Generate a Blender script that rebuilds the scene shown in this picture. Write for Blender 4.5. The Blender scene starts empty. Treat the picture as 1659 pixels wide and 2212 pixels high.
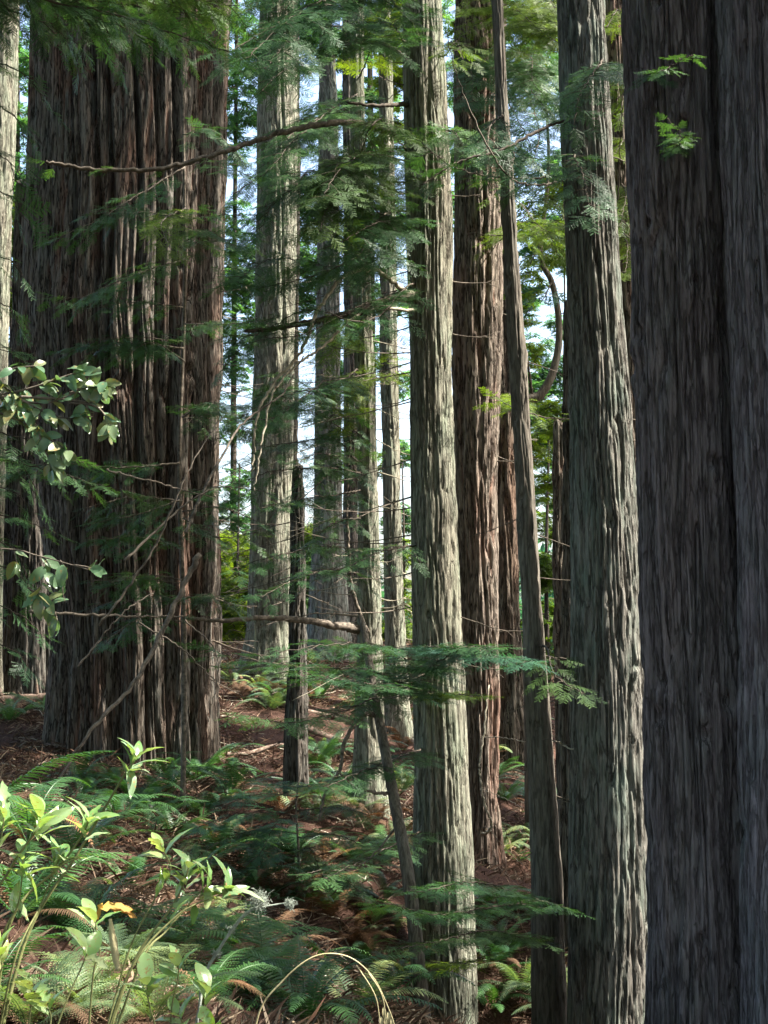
import bpy, math, random
import numpy as np
from mathutils import Vector, Matrix

random.seed(7)
RNG = np.random.default_rng(11)
SC = bpy.context.scene
COL = SC.collection

# ------------------------------------------------------------------ camera, world, sun, exposure
F = 3096.0            # focal length in photo units (photo measured 1659 x 2212)
PITCH = math.radians(5.0)
EYE = np.array([0.0, 0.0, 1.6])
cam_d = bpy.data.cameras.new("camera")
cam = bpy.data.objects.new("camera", cam_d)
COL.objects.link(cam)
cam.location = EYE
cam.rotation_euler = (math.radians(90) + PITCH, 0, 0)
cam_d.sensor_fit = 'VERTICAL'
cam_d.sensor_height = 24.0
cam_d.lens = 24.0 * F / 2212.0
cam_d.clip_start = 0.05
cam_d.clip_end = 1500
cam_d.dof.use_dof = False
SC.camera = cam

SUN_EL = math.radians(52)
SUN_AZ = math.radians(93.5)         # clockwise from +Y: the sun stands to the right
S = np.array([math.sin(SUN_AZ) * math.cos(SUN_EL), math.cos(SUN_AZ) * math.cos(SUN_EL), math.sin(SUN_EL)])
world = bpy.data.worlds.new("World")
SC.world = world
world.use_nodes = True
wn = world.node_tree.nodes
wn.clear()
sky = wn.new('ShaderNodeTexSky')
sky.sky_type = 'NISHITA'
sky.sun_disc = False
sky.sun_elevation = SUN_EL
sky.sun_rotation = SUN_AZ
sky.air_density = 1.0
sky.dust_density = 4.0
sky.ozone_density = 1.0
bg = wn.new('ShaderNodeBackground')
bg.inputs['Strength'].default_value = 0.15
wo = wn.new('ShaderNodeOutputWorld')
world.node_tree.links.new(sky.outputs[0], bg.inputs[0])
world.node_tree.links.new(bg.outputs[0], wo.inputs[0])

sun_d = bpy.data.lights.new("sun", 'SUN')
sun_d.energy = 5.0
sun_d.angle = math.radians(0.6)
sun_d.color = (1.0, 0.95, 0.86)
sun = bpy.data.objects.new("sun", sun_d)
COL.objects.link(sun)
sun.location = (20, 0, 30)
sun.rotation_euler = Vector(S).to_track_quat('Z', 'Y').to_euler()

SC.view_settings.view_transform = 'Standard'
SC.view_settings.look = 'None'
SC.view_settings.gamma = 1.0
SC.view_settings.exposure = 2.12
SC.cycles.max_bounces = 6
SC.cycles.diffuse_bounces = 3
SC.cycles.glossy_bounces = 2
SC.cycles.transmission_bounces = 3
SC.cycles.transparent_max_bounces = 8
SC.cycles.sample_clamp_indirect = 6.0

# ------------------------------------------------------------------ projection helpers
CP, SP = math.cos(PITCH), math.sin(PITCH)


def P(u, v, d):
    """World point at depth d (metres along +Y) seen at photo position (u, v)."""
    x = (u - 829.5) / F
    y = (1106.0 - v) / F
    D = np.array([x, CP - y * SP, SP + y * CP])
    return EYE + D * (d / D[1])


def proj(p):
    q = np.asarray(p, float) - EYE
    fw = q[..., 1] * CP + q[..., 2] * SP
    up = -q[..., 1] * SP + q[..., 2] * CP
    return 829.5 + F * q[..., 0] / fw, 1106.0 - F * up / fw


# ------------------------------------------------------------------ noise
def pnoise(x, y, px, seed):
    """Smooth value noise, periodic in x with the integer period px."""
    r = np.random.default_rng(seed)
    px = max(2, int(px))
    x = np.asarray(x, float)
    y = np.asarray(y, float)
    y0 = np.floor(y.min()) - 1
    ny = int(np.ceil(y.max()) - y0) + 3
    T = r.random((px, ny))
    xi = np.floor(x).astype(int)
    yi = np.floor(y).astype(int)
    fx = x - xi
    fy = y - yi
    fx = fx * fx * (3 - 2 * fx)
    fy = fy * fy * (3 - 2 * fy)
    a = xi % px
    b = (xi + 1) % px
    j = (yi - y0).astype(int)
    return (T[a, j] * (1 - fx) + T[b, j] * fx) * (1 - fy) + (T[a, j + 1] * (1 - fx) + T[b, j + 1] * fx) * fy


# ------------------------------------------------------------------ mesh helpers
def mk_mesh(name, V, tris=None, quads=None, attrs=None, smooth=False, mats=()):
    V = np.asarray(V, np.float32).reshape(-1, 3)
    me = bpy.data.meshes.new(name)
    tris = np.zeros((0, 3), np.int32) if tris is None else np.asarray(tris, np.int32).reshape(-1, 3)
    quads = np.zeros((0, 4), np.int32) if quads is None else np.asarray(quads, np.int32).reshape(-1, 4)
    nt, nq = len(tris), len(quads)
    me.vertices.add(len(V))
    me.vertices.foreach_set('co', V.ravel())
    me.loops.add(nt * 3 + nq * 4)
    me.loops.foreach_set('vertex_index', np.concatenate([tris.ravel(), quads.ravel()]))
    me.polygons.add(nt + nq)
    st = np.concatenate([np.arange(nt) * 3, nt * 3 + np.arange(nq) * 4]).astype(np.int32)
    me.polygons.foreach_set('loop_start', st)
    me.polygons.foreach_set('use_smooth', np.full(nt + nq, smooth, dtype=bool))
    me.update(calc_edges=True)
    for k, a in (attrs or {}).items():
        at = me.attributes.new(k, 'FLOAT', 'POINT')
        at.data.foreach_set('value', np.asarray(a, np.float32).ravel())
    for m in mats:
        me.materials.append(m)
    return me


class Geo:
    def __init__(s):
        s.V, s.T, s.Q, s.n = [], [], [], 0

    def add(s, V, T=None, Q=None):
        V = np.asarray(V, float).reshape(-1, 3)
        if T is not None and len(T):
            s.T.append(np.asarray(T, int).reshape(-1, 3) + s.n)
        if Q is not None and len(Q):
            s.Q.append(np.asarray(Q, int).reshape(-1, 4) + s.n)
        s.V.append(V)
        s.n += len(V)

    def tube(s, pts, rad, sides=6, rough=0.0):
        pts = np.asarray(pts, float)
        n = len(pts)
        rad = np.broadcast_to(np.asarray(rad, float), (n,))
        tan = np.gradient(pts, axis=0)
        tan /= np.linalg.norm(tan, axis=1)[:, None] + 1e-9
        ref = np.array([0, 0, 1.0]) if abs(tan[0][2]) < 0.8 else np.array([0, 1.0, 0])
        A = np.cross(tan, ref)
        A /= np.linalg.norm(A, axis=1)[:, None] + 1e-9
        B = np.cross(tan, A)
        th = np.linspace(0, 2 * math.pi, sides, endpoint=False)
        rr = rad[:, None] * (1 + (RNG.random((n, sides)) - 0.5) * rough)
        V = pts[:, None] + rr[..., None] * (A[:, None] * np.cos(th)[None, :, None] + B[:, None] * np.sin(th)[None, :, None])
        V = V.reshape(-1, 3)
        i = np.arange(n - 1)[:, None] * sides
        j = np.arange(sides)[None]
        k = (j + 1) % sides
        Q = np.stack([i + j, i + k, i + sides + k, i + sides + j], -1).reshape(-1, 4)
        c = len(V)
        V = np.vstack([V, pts[:1], pts[-1:]])
        T = [(c, (q + 1) % sides, q) for q in range(sides)]
        b = (n - 1) * sides
        T += [(c + 1, b + q, b + (q + 1) % sides) for q in range(sides)]
        s.add(V, T, Q)

    def inst(s, tpl, pos, X, N, sc):
        """Copies of a template (V, T) laid along X with normal N."""
        if not len(pos):
            return
        TV, TT = tpl
        pos, X, N = np.asarray(pos, float), np.asarray(X, float), np.asarray(N, float)
        sc = np.asarray(sc, float)
        X = X / (np.linalg.norm(X, axis=1)[:, None] + 1e-9)
        Y = np.cross(N, X)
        Y /= np.linalg.norm(Y, axis=1)[:, None] + 1e-9
        Z = np.cross(X, Y)
        V = pos[:, None] + sc[:, None, None] * (TV[None, :, 0:1] * X[:, None] + TV[None, :, 1:2] * Y[:, None] + TV[None, :, 2:3] * Z[:, None])
        m = len(TV)
        T = TT[None] + (np.arange(len(pos)) * m)[:, None, None]
        s.add(V.reshape(-1, 3), T.reshape(-1, 3))

    def mesh(s, name, mat, smooth=False):
        V = np.vstack(s.V) if s.V else np.zeros((0, 3))
        T = np.vstack(s.T) if s.T else None
        Q = np.vstack(s.Q) if s.Q else None
        return mk_mesh(name, V, T, Q, smooth=smooth, mats=(mat,))

    def obj(s, name, mat, parent=None, smooth=False):
        return link(name, s.mesh(name, mat, smooth), parent)


def link(name, me, parent=None):
    o = bpy.data.objects.new(name, me)
    COL.objects.link(o)
    if parent is not None:
        o.parent = parent
        if me is not None:
            # geometry is in world coordinates: keep it there under a displaced parent
            loc = world_loc(parent)
            o.location = (-loc[0], -loc[1], -loc[2])
    return o


def world_loc(o):
    l = Vector((0, 0, 0))
    while o is not None:
        l = l + o.location
        o = o.parent
    return l


def thing(name, loc, label, cat, group=None):
    o = bpy.data.objects.new(name, None)
    o.empty_display_size = 0.2
    COL.objects.link(o)
    o.location = tuple(float(c) for c in loc)
    o['label'] = label
    o['category'] = cat
    if group:
        o['group'] = group
    return o


def smooth_path(pts, n=12):
    """Catmull-Rom through the points."""
    p = np.asarray(pts, float)
    if len(p) == 2:
        return np.linspace(p[0], p[1], n)
    p = np.vstack([2 * p[0] - p[1], p, 2 * p[-1] - p[-2]])
    out = []
    for i in range(1, len(p) - 2):
        for t in np.linspace(0, 1, n, endpoint=False):
            a, b, c, d = p[i - 1], p[i], p[i + 1], p[i + 2]
            out.append(0.5 * (2 * b + (c - a) * t + (2 * a - 5 * b + 4 * c - d) * t * t + (3 * b - a - 3 * c + d) * t ** 3))
    out.append(p[-2])
    return np.array(out)


# ------------------------------------------------------------------ materials
def new_mat(name):
    m = bpy.data.materials.new(name)
    m.use_nodes = True
    nt = m.node_tree
    nt.nodes.clear()
    return m, nt


def N_(nt, t, **kw):
    n = nt.nodes.new(t)
    for k, v in kw.items():
        setattr(n, k, v)
    return n


def ramp(nt, fac, stops):
    r = N_(nt, 'ShaderNodeValToRGB')
    el = r.color_ramp.elements
    while len(el) < len(stops):
        el.new(0.5)
    for e, (p, c) in zip(el, stops):
        e.position = p
        e.color = (*c, 1)
    nt.links.new(fac, r.inputs[0])
    return r.outputs[0]


def mix(nt, fac, a, b, mode='MIX'):
    m = N_(nt, 'ShaderNodeMix', data_type='RGBA', blend_type=mode)
    for sock, val in ((m.inputs[0], fac), (m.inputs[6], a), (m.inputs[7], b)):
        if isinstance(val, (int, float)):
            sock.default_value = val
        elif isinstance(val, tuple):
            sock.default_value = (*val, 1)
        else:
            nt.links.new(val, sock)
    return m.outputs[2]


def noise(nt, vec, scale, detail=4, rough=0.6):
    n = N_(nt, 'ShaderNodeTexNoise')
    n.inputs['Scale'].default_value = scale
    n.inputs['Detail'].default_value = detail
    n.inputs['Roughness'].default_value = rough
    nt.links.new(vec, n.inputs['Vector'])
    return n.outputs['Fac']


def bark_mat(name, dark, light, red, lichen, lichen_amt=0.4, red_amt=0.6, bump=1.0, cscale=1.0, crack_amt=0.85):
    m, nt = new_mat(name)
    tc = N_(nt, 'ShaderNodeTexCoord')
    mp = N_(nt, 'ShaderNodeMapping')
    mp.inputs['Scale'].default_value = (1, 1, 0.09)
    nt.links.new(tc.outputs['Object'], mp.inputs['Vector'])
    fib = noise(nt, mp.outputs[0], 42, 6, 0.68)
    mp2 = N_(nt, 'ShaderNodeMapping')
    mp2.inputs['Scale'].default_value = (1, 1, 0.3)
    nt.links.new(tc.outputs['Object'], mp2.inputs['Vector'])
    pat = noise(nt, mp2.outputs[0], 5.0, 5, 0.65)
    pat2 = noise(nt, mp2.outputs[0], 1.6, 3, 0.5)
    c = ramp(nt, fib, [(0.30, dark), (0.50, tuple((a + b) / 2 for a, b in zip(dark, light))), (0.68, light)])
    mp3 = N_(nt, 'ShaderNodeMapping')
    mp3.inputs['Scale'].default_value = (1, 1, 0.12)
    nt.links.new(tc.outputs['Object'], mp3.inputs['Vector'])
    ck = noise(nt, mp3.outputs[0], 13.0 * cscale, 4, 0.55)
    crack = ramp(nt, ck, [(0.452, (1, 1, 1)), (0.482, (0.12, 0.11, 0.10)), (0.505, (0.16, 0.14, 0.13)), (0.53, (1, 1, 1))])
    ck2 = noise(nt, mp3.outputs[0], 34.0 * cscale, 3, 0.5)
    crack2 = ramp(nt, ck2, [(0.40, (0.25, 0.22, 0.2)), (0.47, (1, 1, 1))])
    lf = ramp(nt, pat, [(0.5 - 0.12 * lichen_amt, (0, 0, 0)), (0.72 - 0.12 * lichen_amt, (lichen_amt,) * 3)])
    c = mix(nt, lf, c, lichen)
    at = N_(nt, 'ShaderNodeAttribute', attribute_name='ridge')
    gr = ramp(nt, at.outputs['Fac'], [(0.12, (red_amt,) * 3), (0.6, (0.0,) * 3)])
    c = mix(nt, gr, c, red)
    rf = ramp(nt, pat2, [(0.52, (0, 0, 0)), (0.66, (red_amt * 0.7,) * 3)])
    c = mix(nt, rf, c, tuple(x * 1.25 for x in red))
    c = mix(nt, crack_amt, c, crack, 'MULTIPLY')
    c = mix(nt, crack_amt * 0.8, c, crack2, 'MULTIPLY')
    hm = mix(nt, 1.0, fib, crack, 'MULTIPLY')
    b = N_(nt, 'ShaderNodeBump')
    b.inputs['Strength'].default_value = bump
    b.inputs['Distance'].default_value = 0.03
    nt.links.new(hm, b.inputs['Height'])
    p = N_(nt, 'ShaderNodeBsdfPrincipled')
    p.inputs['Roughness'].default_value = 0.92
    p.inputs['Specular IOR Level'].default_value = 0.15
    nt.links.new(c, p.inputs['Base Color'])
    nt.links.new(b.outputs[0], p.inputs['Normal'])
    o = N_(nt, 'ShaderNodeOutputMaterial')
    nt.links.new(p.outputs[0], o.inputs[0])
    return m


def leaf_mat(name, cols, trans, tfac=0.4, rough=0.5, spec=0.4, spots=0.0):
    """cols: list of 3 colours picked per leaf."""
    m, nt = new_mat(name)
    g = N_(nt, 'ShaderNodeNewGeometry')
    st = [(0.0, cols[0]), (0.5, cols[1]), (1.0, cols[2])]
    c = ramp(nt, g.outputs['Random Per Island'], st)
    tc = N_(nt, 'ShaderNodeTexCoord')
    nz = noise(nt, g.outputs['Position'], 1.3, 3, 0.6)
    c2 = ramp(nt, nz, [(0.35, (0.6, 0.66, 0.66)), (0.65, (1.3, 1.22, 1.05))])
    c = mix(nt, 1.0, c, c2, 'MULTIPLY')
    oi = N_(nt, 'ShaderNodeObjectInfo')
    c3 = ramp(nt, oi.outputs['Random'], [(0.0, (0.72, 0.78, 0.8)), (0.6, (1.0, 1.0, 1.0)), (1.0, (1.35, 1.22, 1.0))])
    c = mix(nt, 1.0, c, c3, 'MULTIPLY')
    if spots:
        ns = noise(nt, g.outputs['Position'], 55.0, 3, 0.6)
        sf = ramp(nt, ns, [(0.60, (0, 0, 0)), (0.68, (1, 1, 1))])
        c = mix(nt, sf, c, (0.28, 0.19, 0.07))
    p = N_(nt, 'ShaderNodeBsdfPrincipled')
    p.inputs['Roughness'].default_value = rough
    p.inputs['Specular IOR Level'].default_value = spec
    nt.links.new(c, p.inputs['Base Color'])
    t = N_(nt, 'ShaderNodeBsdfTranslucent')
    tcol = mix(nt, 1.0, c, tuple(trans), 'MULTIPLY')
    nt.links.new(tcol, t.inputs['Color'])
    ms = N_(nt, 'ShaderNodeMixShader')
    ms.inputs[0].default_value = tfac
    nt.links.new(p.outputs[0], ms.inputs[1])
    nt.links.new(t.outputs[0], ms.inputs[2])
    o = N_(nt, 'ShaderNodeOutputMaterial')
    nt.links.new(ms.outputs[0], o.inputs[0])
    return m


def wood_mat(name, a, b, rough=0.85, scale=18):
    m, nt = new_mat(name)
    tc = N_(nt, 'ShaderNodeTexCoord')
    nz = noise(nt, tc.outputs['Object'], scale, 5, 0.65)
    c = ramp(nt, nz, [(0.35, a), (0.65, b)])
    bp = N_(nt, 'ShaderNodeBump')
    bp.inputs['Strength'].default_value = 0.5
    bp.inputs['Distance'].default_value = 0.01
    nt.links.new(nz, bp.inputs['Height'])
    p = N_(nt, 'ShaderNodeBsdfPrincipled')
    p.inputs['Roughness'].default_value = rough
    p.inputs['Specular IOR Level'].default_value = 0.2
    nt.links.new(c, p.inputs['Base Color'])
    nt.links.new(bp.outputs[0], p.inputs['Normal'])
    o = N_(nt, 'ShaderNodeOutputMaterial')
    nt.links.new(p.outputs[0], o.inputs[0])
    return m


M = {}
M['bark_grey'] = bark_mat('bark_grey', (0.13, 0.122, 0.095), (0.40, 0.385, 0.30), (0.13, 0.085, 0.056), (0.22, 0.27, 0.19), 0.6, 0.3, 1.0, 1.15, 0.6)
M['bark_ash'] = bark_mat('bark_ash', (0.10, 0.095, 0.082), (0.33, 0.31, 0.27), (0.12, 0.078, 0.056), (0.16, 0.22, 0.18), 0.6, 0.3, 1.0, 1.0, 0.65)
M['bark_brown'] = bark_mat('bark_brown', (0.075, 0.058, 0.046), (0.26, 0.215, 0.165), (0.15, 0.07, 0.042), (0.16, 0.19, 0.15), 0.3, 0.6)
M['bark_red'] = bark_mat('bark_red', (0.075, 0.057, 0.047), (0.38, 0.31, 0.25), (0.21, 0.085, 0.052), (0.22, 0.21, 0.16), 0.3, 0.6)
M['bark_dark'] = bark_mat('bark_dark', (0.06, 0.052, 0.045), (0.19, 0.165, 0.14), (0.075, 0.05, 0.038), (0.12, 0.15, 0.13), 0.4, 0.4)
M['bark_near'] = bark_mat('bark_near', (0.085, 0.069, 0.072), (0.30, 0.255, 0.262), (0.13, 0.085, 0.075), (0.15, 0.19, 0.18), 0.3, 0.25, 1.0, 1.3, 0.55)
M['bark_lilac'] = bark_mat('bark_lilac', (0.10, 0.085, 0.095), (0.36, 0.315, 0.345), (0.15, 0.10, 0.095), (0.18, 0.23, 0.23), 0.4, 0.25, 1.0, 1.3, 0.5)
M['bark_big'] = bark_mat('bark_big', (0.065, 0.052, 0.043), (0.24, 0.20, 0.16), (0.16, 0.07, 0.042), (0.15, 0.18, 0.17), 0.35, 0.7)
M['bark_smooth'] = bark_mat('bark_smooth', (0.075, 0.065, 0.052), (0.24, 0.21, 0.17), (0.10, 0.07, 0.052), (0.15, 0.17, 0.14), 0.3, 0.15, 0.25, 1.0, 0.45)
M['wood'] = wood_mat('wood', (0.06, 0.05, 0.04), (0.22, 0.18, 0.14))
M['wood_pale'] = wood_mat('wood_pale', (0.20, 0.17, 0.125), (0.46, 0.41, 0.31))
M['wood_dark'] = wood_mat('wood_dark', (0.035, 0.028, 0.022), (0.10, 0.08, 0.06))
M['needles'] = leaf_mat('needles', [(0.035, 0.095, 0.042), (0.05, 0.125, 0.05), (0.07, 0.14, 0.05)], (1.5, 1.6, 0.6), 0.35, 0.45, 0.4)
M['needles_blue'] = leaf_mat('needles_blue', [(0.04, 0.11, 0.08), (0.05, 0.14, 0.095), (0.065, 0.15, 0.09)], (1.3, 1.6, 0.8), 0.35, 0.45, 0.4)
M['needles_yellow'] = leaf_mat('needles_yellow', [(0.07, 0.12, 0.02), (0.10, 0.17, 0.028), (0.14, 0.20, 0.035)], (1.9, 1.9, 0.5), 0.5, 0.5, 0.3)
M['needles_olive'] = leaf_mat('needles_olive', [(0.045, 0.085, 0.03), (0.06, 0.11, 0.035), (0.045, 0.10, 0.04)], (1.4, 1.4, 0.6), 0.3, 0.5, 0.3)
M['needles_bg'] = leaf_mat('needles_bg', [(0.05, 0.13, 0.075), (0.07, 0.17, 0.085), (0.11, 0.20, 0.06)], (1.5, 1.7, 0.7), 0.5, 0.5, 0.3)
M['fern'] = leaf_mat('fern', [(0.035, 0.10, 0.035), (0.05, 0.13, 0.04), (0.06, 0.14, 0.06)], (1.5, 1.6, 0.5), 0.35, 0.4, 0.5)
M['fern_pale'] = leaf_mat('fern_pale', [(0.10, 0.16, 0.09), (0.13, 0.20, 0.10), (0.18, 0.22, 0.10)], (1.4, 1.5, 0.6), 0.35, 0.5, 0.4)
M['fern_dead'] = leaf_mat('fern_dead', [(0.12, 0.072, 0.042), (0.17, 0.10, 0.06), (0.10, 0.055, 0.035)], (1.3, 1.0, 0.6), 0.2, 0.7, 0.2)
M['shrub_leaf'] = leaf_mat('shrub_leaf', [(0.15, 0.28, 0.09), (0.22, 0.35, 0.14), (0.36, 0.44, 0.28)], (1.4, 1.5, 0.5), 0.3, 0.22, 1.0, spots=0.35)
M['grey_leaf'] = leaf_mat('grey_leaf', [(0.10, 0.20, 0.11), (0.17, 0.27, 0.15), (0.27, 0.26, 0.12)], (1.3, 1.4, 0.6), 0.3, 0.32, 0.7, spots=0.3)
M['dry_leaf'] = leaf_mat('dry_leaf', [(0.42, 0.28, 0.08), (0.5, 0.36, 0.12), (0.36, 0.2, 0.06)], (1.3, 1.1, 0.6), 0.3, 0.6, 0.3)
M['stem_green'] = wood_mat('stem_green', (0.10, 0.11, 0.04), (0.20, 0.20, 0.08), 0.6)
M['litter_wood'] = wood_mat('litter_wood', (0.09, 0.06, 0.045), (0.30, 0.22, 0.17))
M['straw'] = wood_mat('straw', (0.45, 0.38, 0.20), (0.6, 0.52, 0.3), 0.6)
M['lichen'] = wood_mat('lichen', (0.15, 0.17, 0.14), (0.34, 0.37, 0.31), 0.95, 40)
M['litter'] = leaf_mat('litter', [(0.075, 0.042, 0.03), (0.15, 0.082, 0.058), (0.33, 0.25, 0.19)], (1.0, 0.8, 0.6), 0.1, 0.8, 0.2)


def soil():
    m, nt = new_mat('soil')
    tc = N_(nt, 'ShaderNodeTexCoord')
    a = noise(nt, tc.outputs['Object'], 3.0, 6, 0.7)
    b = noise(nt, tc.outputs['Object'], 45.0, 5, 0.75)
    c = ramp(nt, b, [(0.3, (0.03, 0.018, 0.013)), (0.5, (0.075, 0.042, 0.03)), (0.7, (0.16, 0.10, 0.075))])
    c2 = ramp(nt, a, [(0.4, (0.75, 0.7, 0.7)), (0.62, (1.15, 1.1, 1.1))])
    c = mix(nt, 1.0, c, c2, 'MULTIPLY')
    bp = N_(nt, 'ShaderNodeBump')
    bp.inputs['Strength'].default_value = 1.0
    bp.inputs['Distance'].default_value = 0.04
    nt.links.new(b, bp.inputs['Height'])
    p = N_(nt, 'ShaderNodeBsdfPrincipled')
    p.inputs['Roughness'].default_value = 0.95
    p.inputs['Specular IOR Level'].default_value = 0.1
    nt.links.new(c, p.inputs['Base Color'])
    nt.links.new(bp.outputs[0], p.inputs['Normal'])
    o = N_(nt, 'ShaderNodeOutputMaterial')
    nt.links.new(p.outputs[0], o.inputs[0])
    return m


M['soil'] = soil()

# ------------------------------------------------------------------ ground
CTRL = [(0, 2212, 6), (0, 2000, 8.5), (200, 1850, 12), (100, 1650, 19), (300, 1655, 19.6), (30, 1500, 28), (450, 1640, 21),
        (400, 2212, 8), (400, 2000, 11), (450, 1850, 15), (650, 2212, 11), (650, 2000, 13.5), (640, 1760, 19),
        (780, 1640, 21.5), (600, 1490, 25.5), (590, 1440, 27.5), (550, 1405, 31), (700, 1385, 34), (860, 2212, 14.2), (830, 1900, 15.6), (800, 1730, 18.6),
        (900, 1590, 25), (900, 1390, 34), (1060, 2100, 16), (1060, 1900, 19.5), (1100, 1700, 24), (1200, 1640, 27),
        (1200, 1480, 34), (1300, 2230, 13.4), (1420, 1950, 19), (1420, 1700, 27), (1600, 2300, 13.5)]
cw = [P(*c) for c in CTRL]
cw += [np.array(p, float) for p in [(0, 0, 0), (-6, 0, 0.3), (6, 0, -1.2), (0, 3, 0), (-6, 10, 0.5), (4, 9, -1.6), (2.5, 9.5, -1.6),
                                    (-16, 20, 1.0), (-16, 34, 1.5), (16, 20, -3), (16, 8, -3), (14, 34, 0.4)]]
for xx in (-30, -10, 8, 30):
    cw += [np.array((xx, 42, 0.9)), np.array((xx, 60, -5)), np.array((xx * 3, 160, -14)), np.array((xx * 2, -30, -1))]
cw += [np.array(p, float) for p in [(0.66, 15.6, -2.95), (0.3, 15.0, -2.75), (1.3, 15.0, -2.8), (2.0, 13.2, -2.4)]]
cw = np.array(cw)


def rbf_fit(pts):
    n = len(pts)
    K = np.linalg.norm(pts[:, None, :2] - pts[None, :, :2], axis=-1)
    A = np.zeros((n + 3, n + 3))
    A[:n, :n] = K - np.eye(n) * 0.25
    A[:n, n] = 1
    A[:n, n + 1:n + 3] = pts[:, :2]
    A[n:, :n] = A[:n, n:].T
    return np.linalg.solve(A, np.concatenate([pts[:, 2], np.zeros(3)]))


RB = rbf_fit(cw)


def gz(x, y):
    x = np.asarray(x, float)
    y = np.asarray(y, float)
    n = len(cw)
    z = RB[n] + RB[n + 1] * x + RB[n + 2] * y
    for i in range(n):
        z = z + RB[i] * np.sqrt((x - cw[i, 0]) ** 2 + (y - cw[i, 1]) ** 2)
    z = z + 0.16 * (pnoise(x * 0.7 + 300, y * 0.7 + 300, 997, 3) - 0.5) + 0.07 * (pnoise(x * 2.3 + 900, y * 2.3 + 900, 2999, 4) - 0.5)
    return z


def ghit(u, v, dmin=4.0, dmax=42.0):
    """Ground point seen at (u, v)."""
    ds = np.arange(dmin, dmax, 0.1)
    pts = np.array([P(u, v, d) for d in ds])
    dz = pts[:, 2] - gz(pts[:, 0], pts[:, 1])
    k = np.argmax(dz < 0) if (dz < 0).any() else len(ds) - 1
    p = pts[k]
    return np.array([p[0], p[1], float(gz(p[0], p[1]))])


gx = np.unique(np.concatenate([np.linspace(-160, -12, 38), np.linspace(-12, 12, 330), np.linspace(12, 160, 38)]))
gy = np.unique(np.concatenate([np.linspace(-40, 5, 30), np.linspace(5, 36, 430), np.linspace(36, 60, 60), np.linspace(60, 400, 40)]))
GX, GY = np.meshgrid(gx, gy)
GZ = gz(GX, GY) + 0.03 * (pnoise(GX * 9 + 4000, GY * 9 + 4000, 9973, 5) - 0.5)
nx, ny = len(gx), len(gy)
ii = np.arange(ny - 1)[:, None] * nx + np.arange(nx - 1)[None]
GQ = np.stack([ii, ii + 1, ii + nx + 1, ii + nx], -1).reshape(-1, 4)
g = link('ground', mk_mesh('ground', np.stack([GX, GY, GZ], -1), quads=GQ, smooth=True, mats=(M['soil'],)))
g['kind'] = 'structure'

# ------------------------------------------------------------------ trunks
TREES = {}


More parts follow.
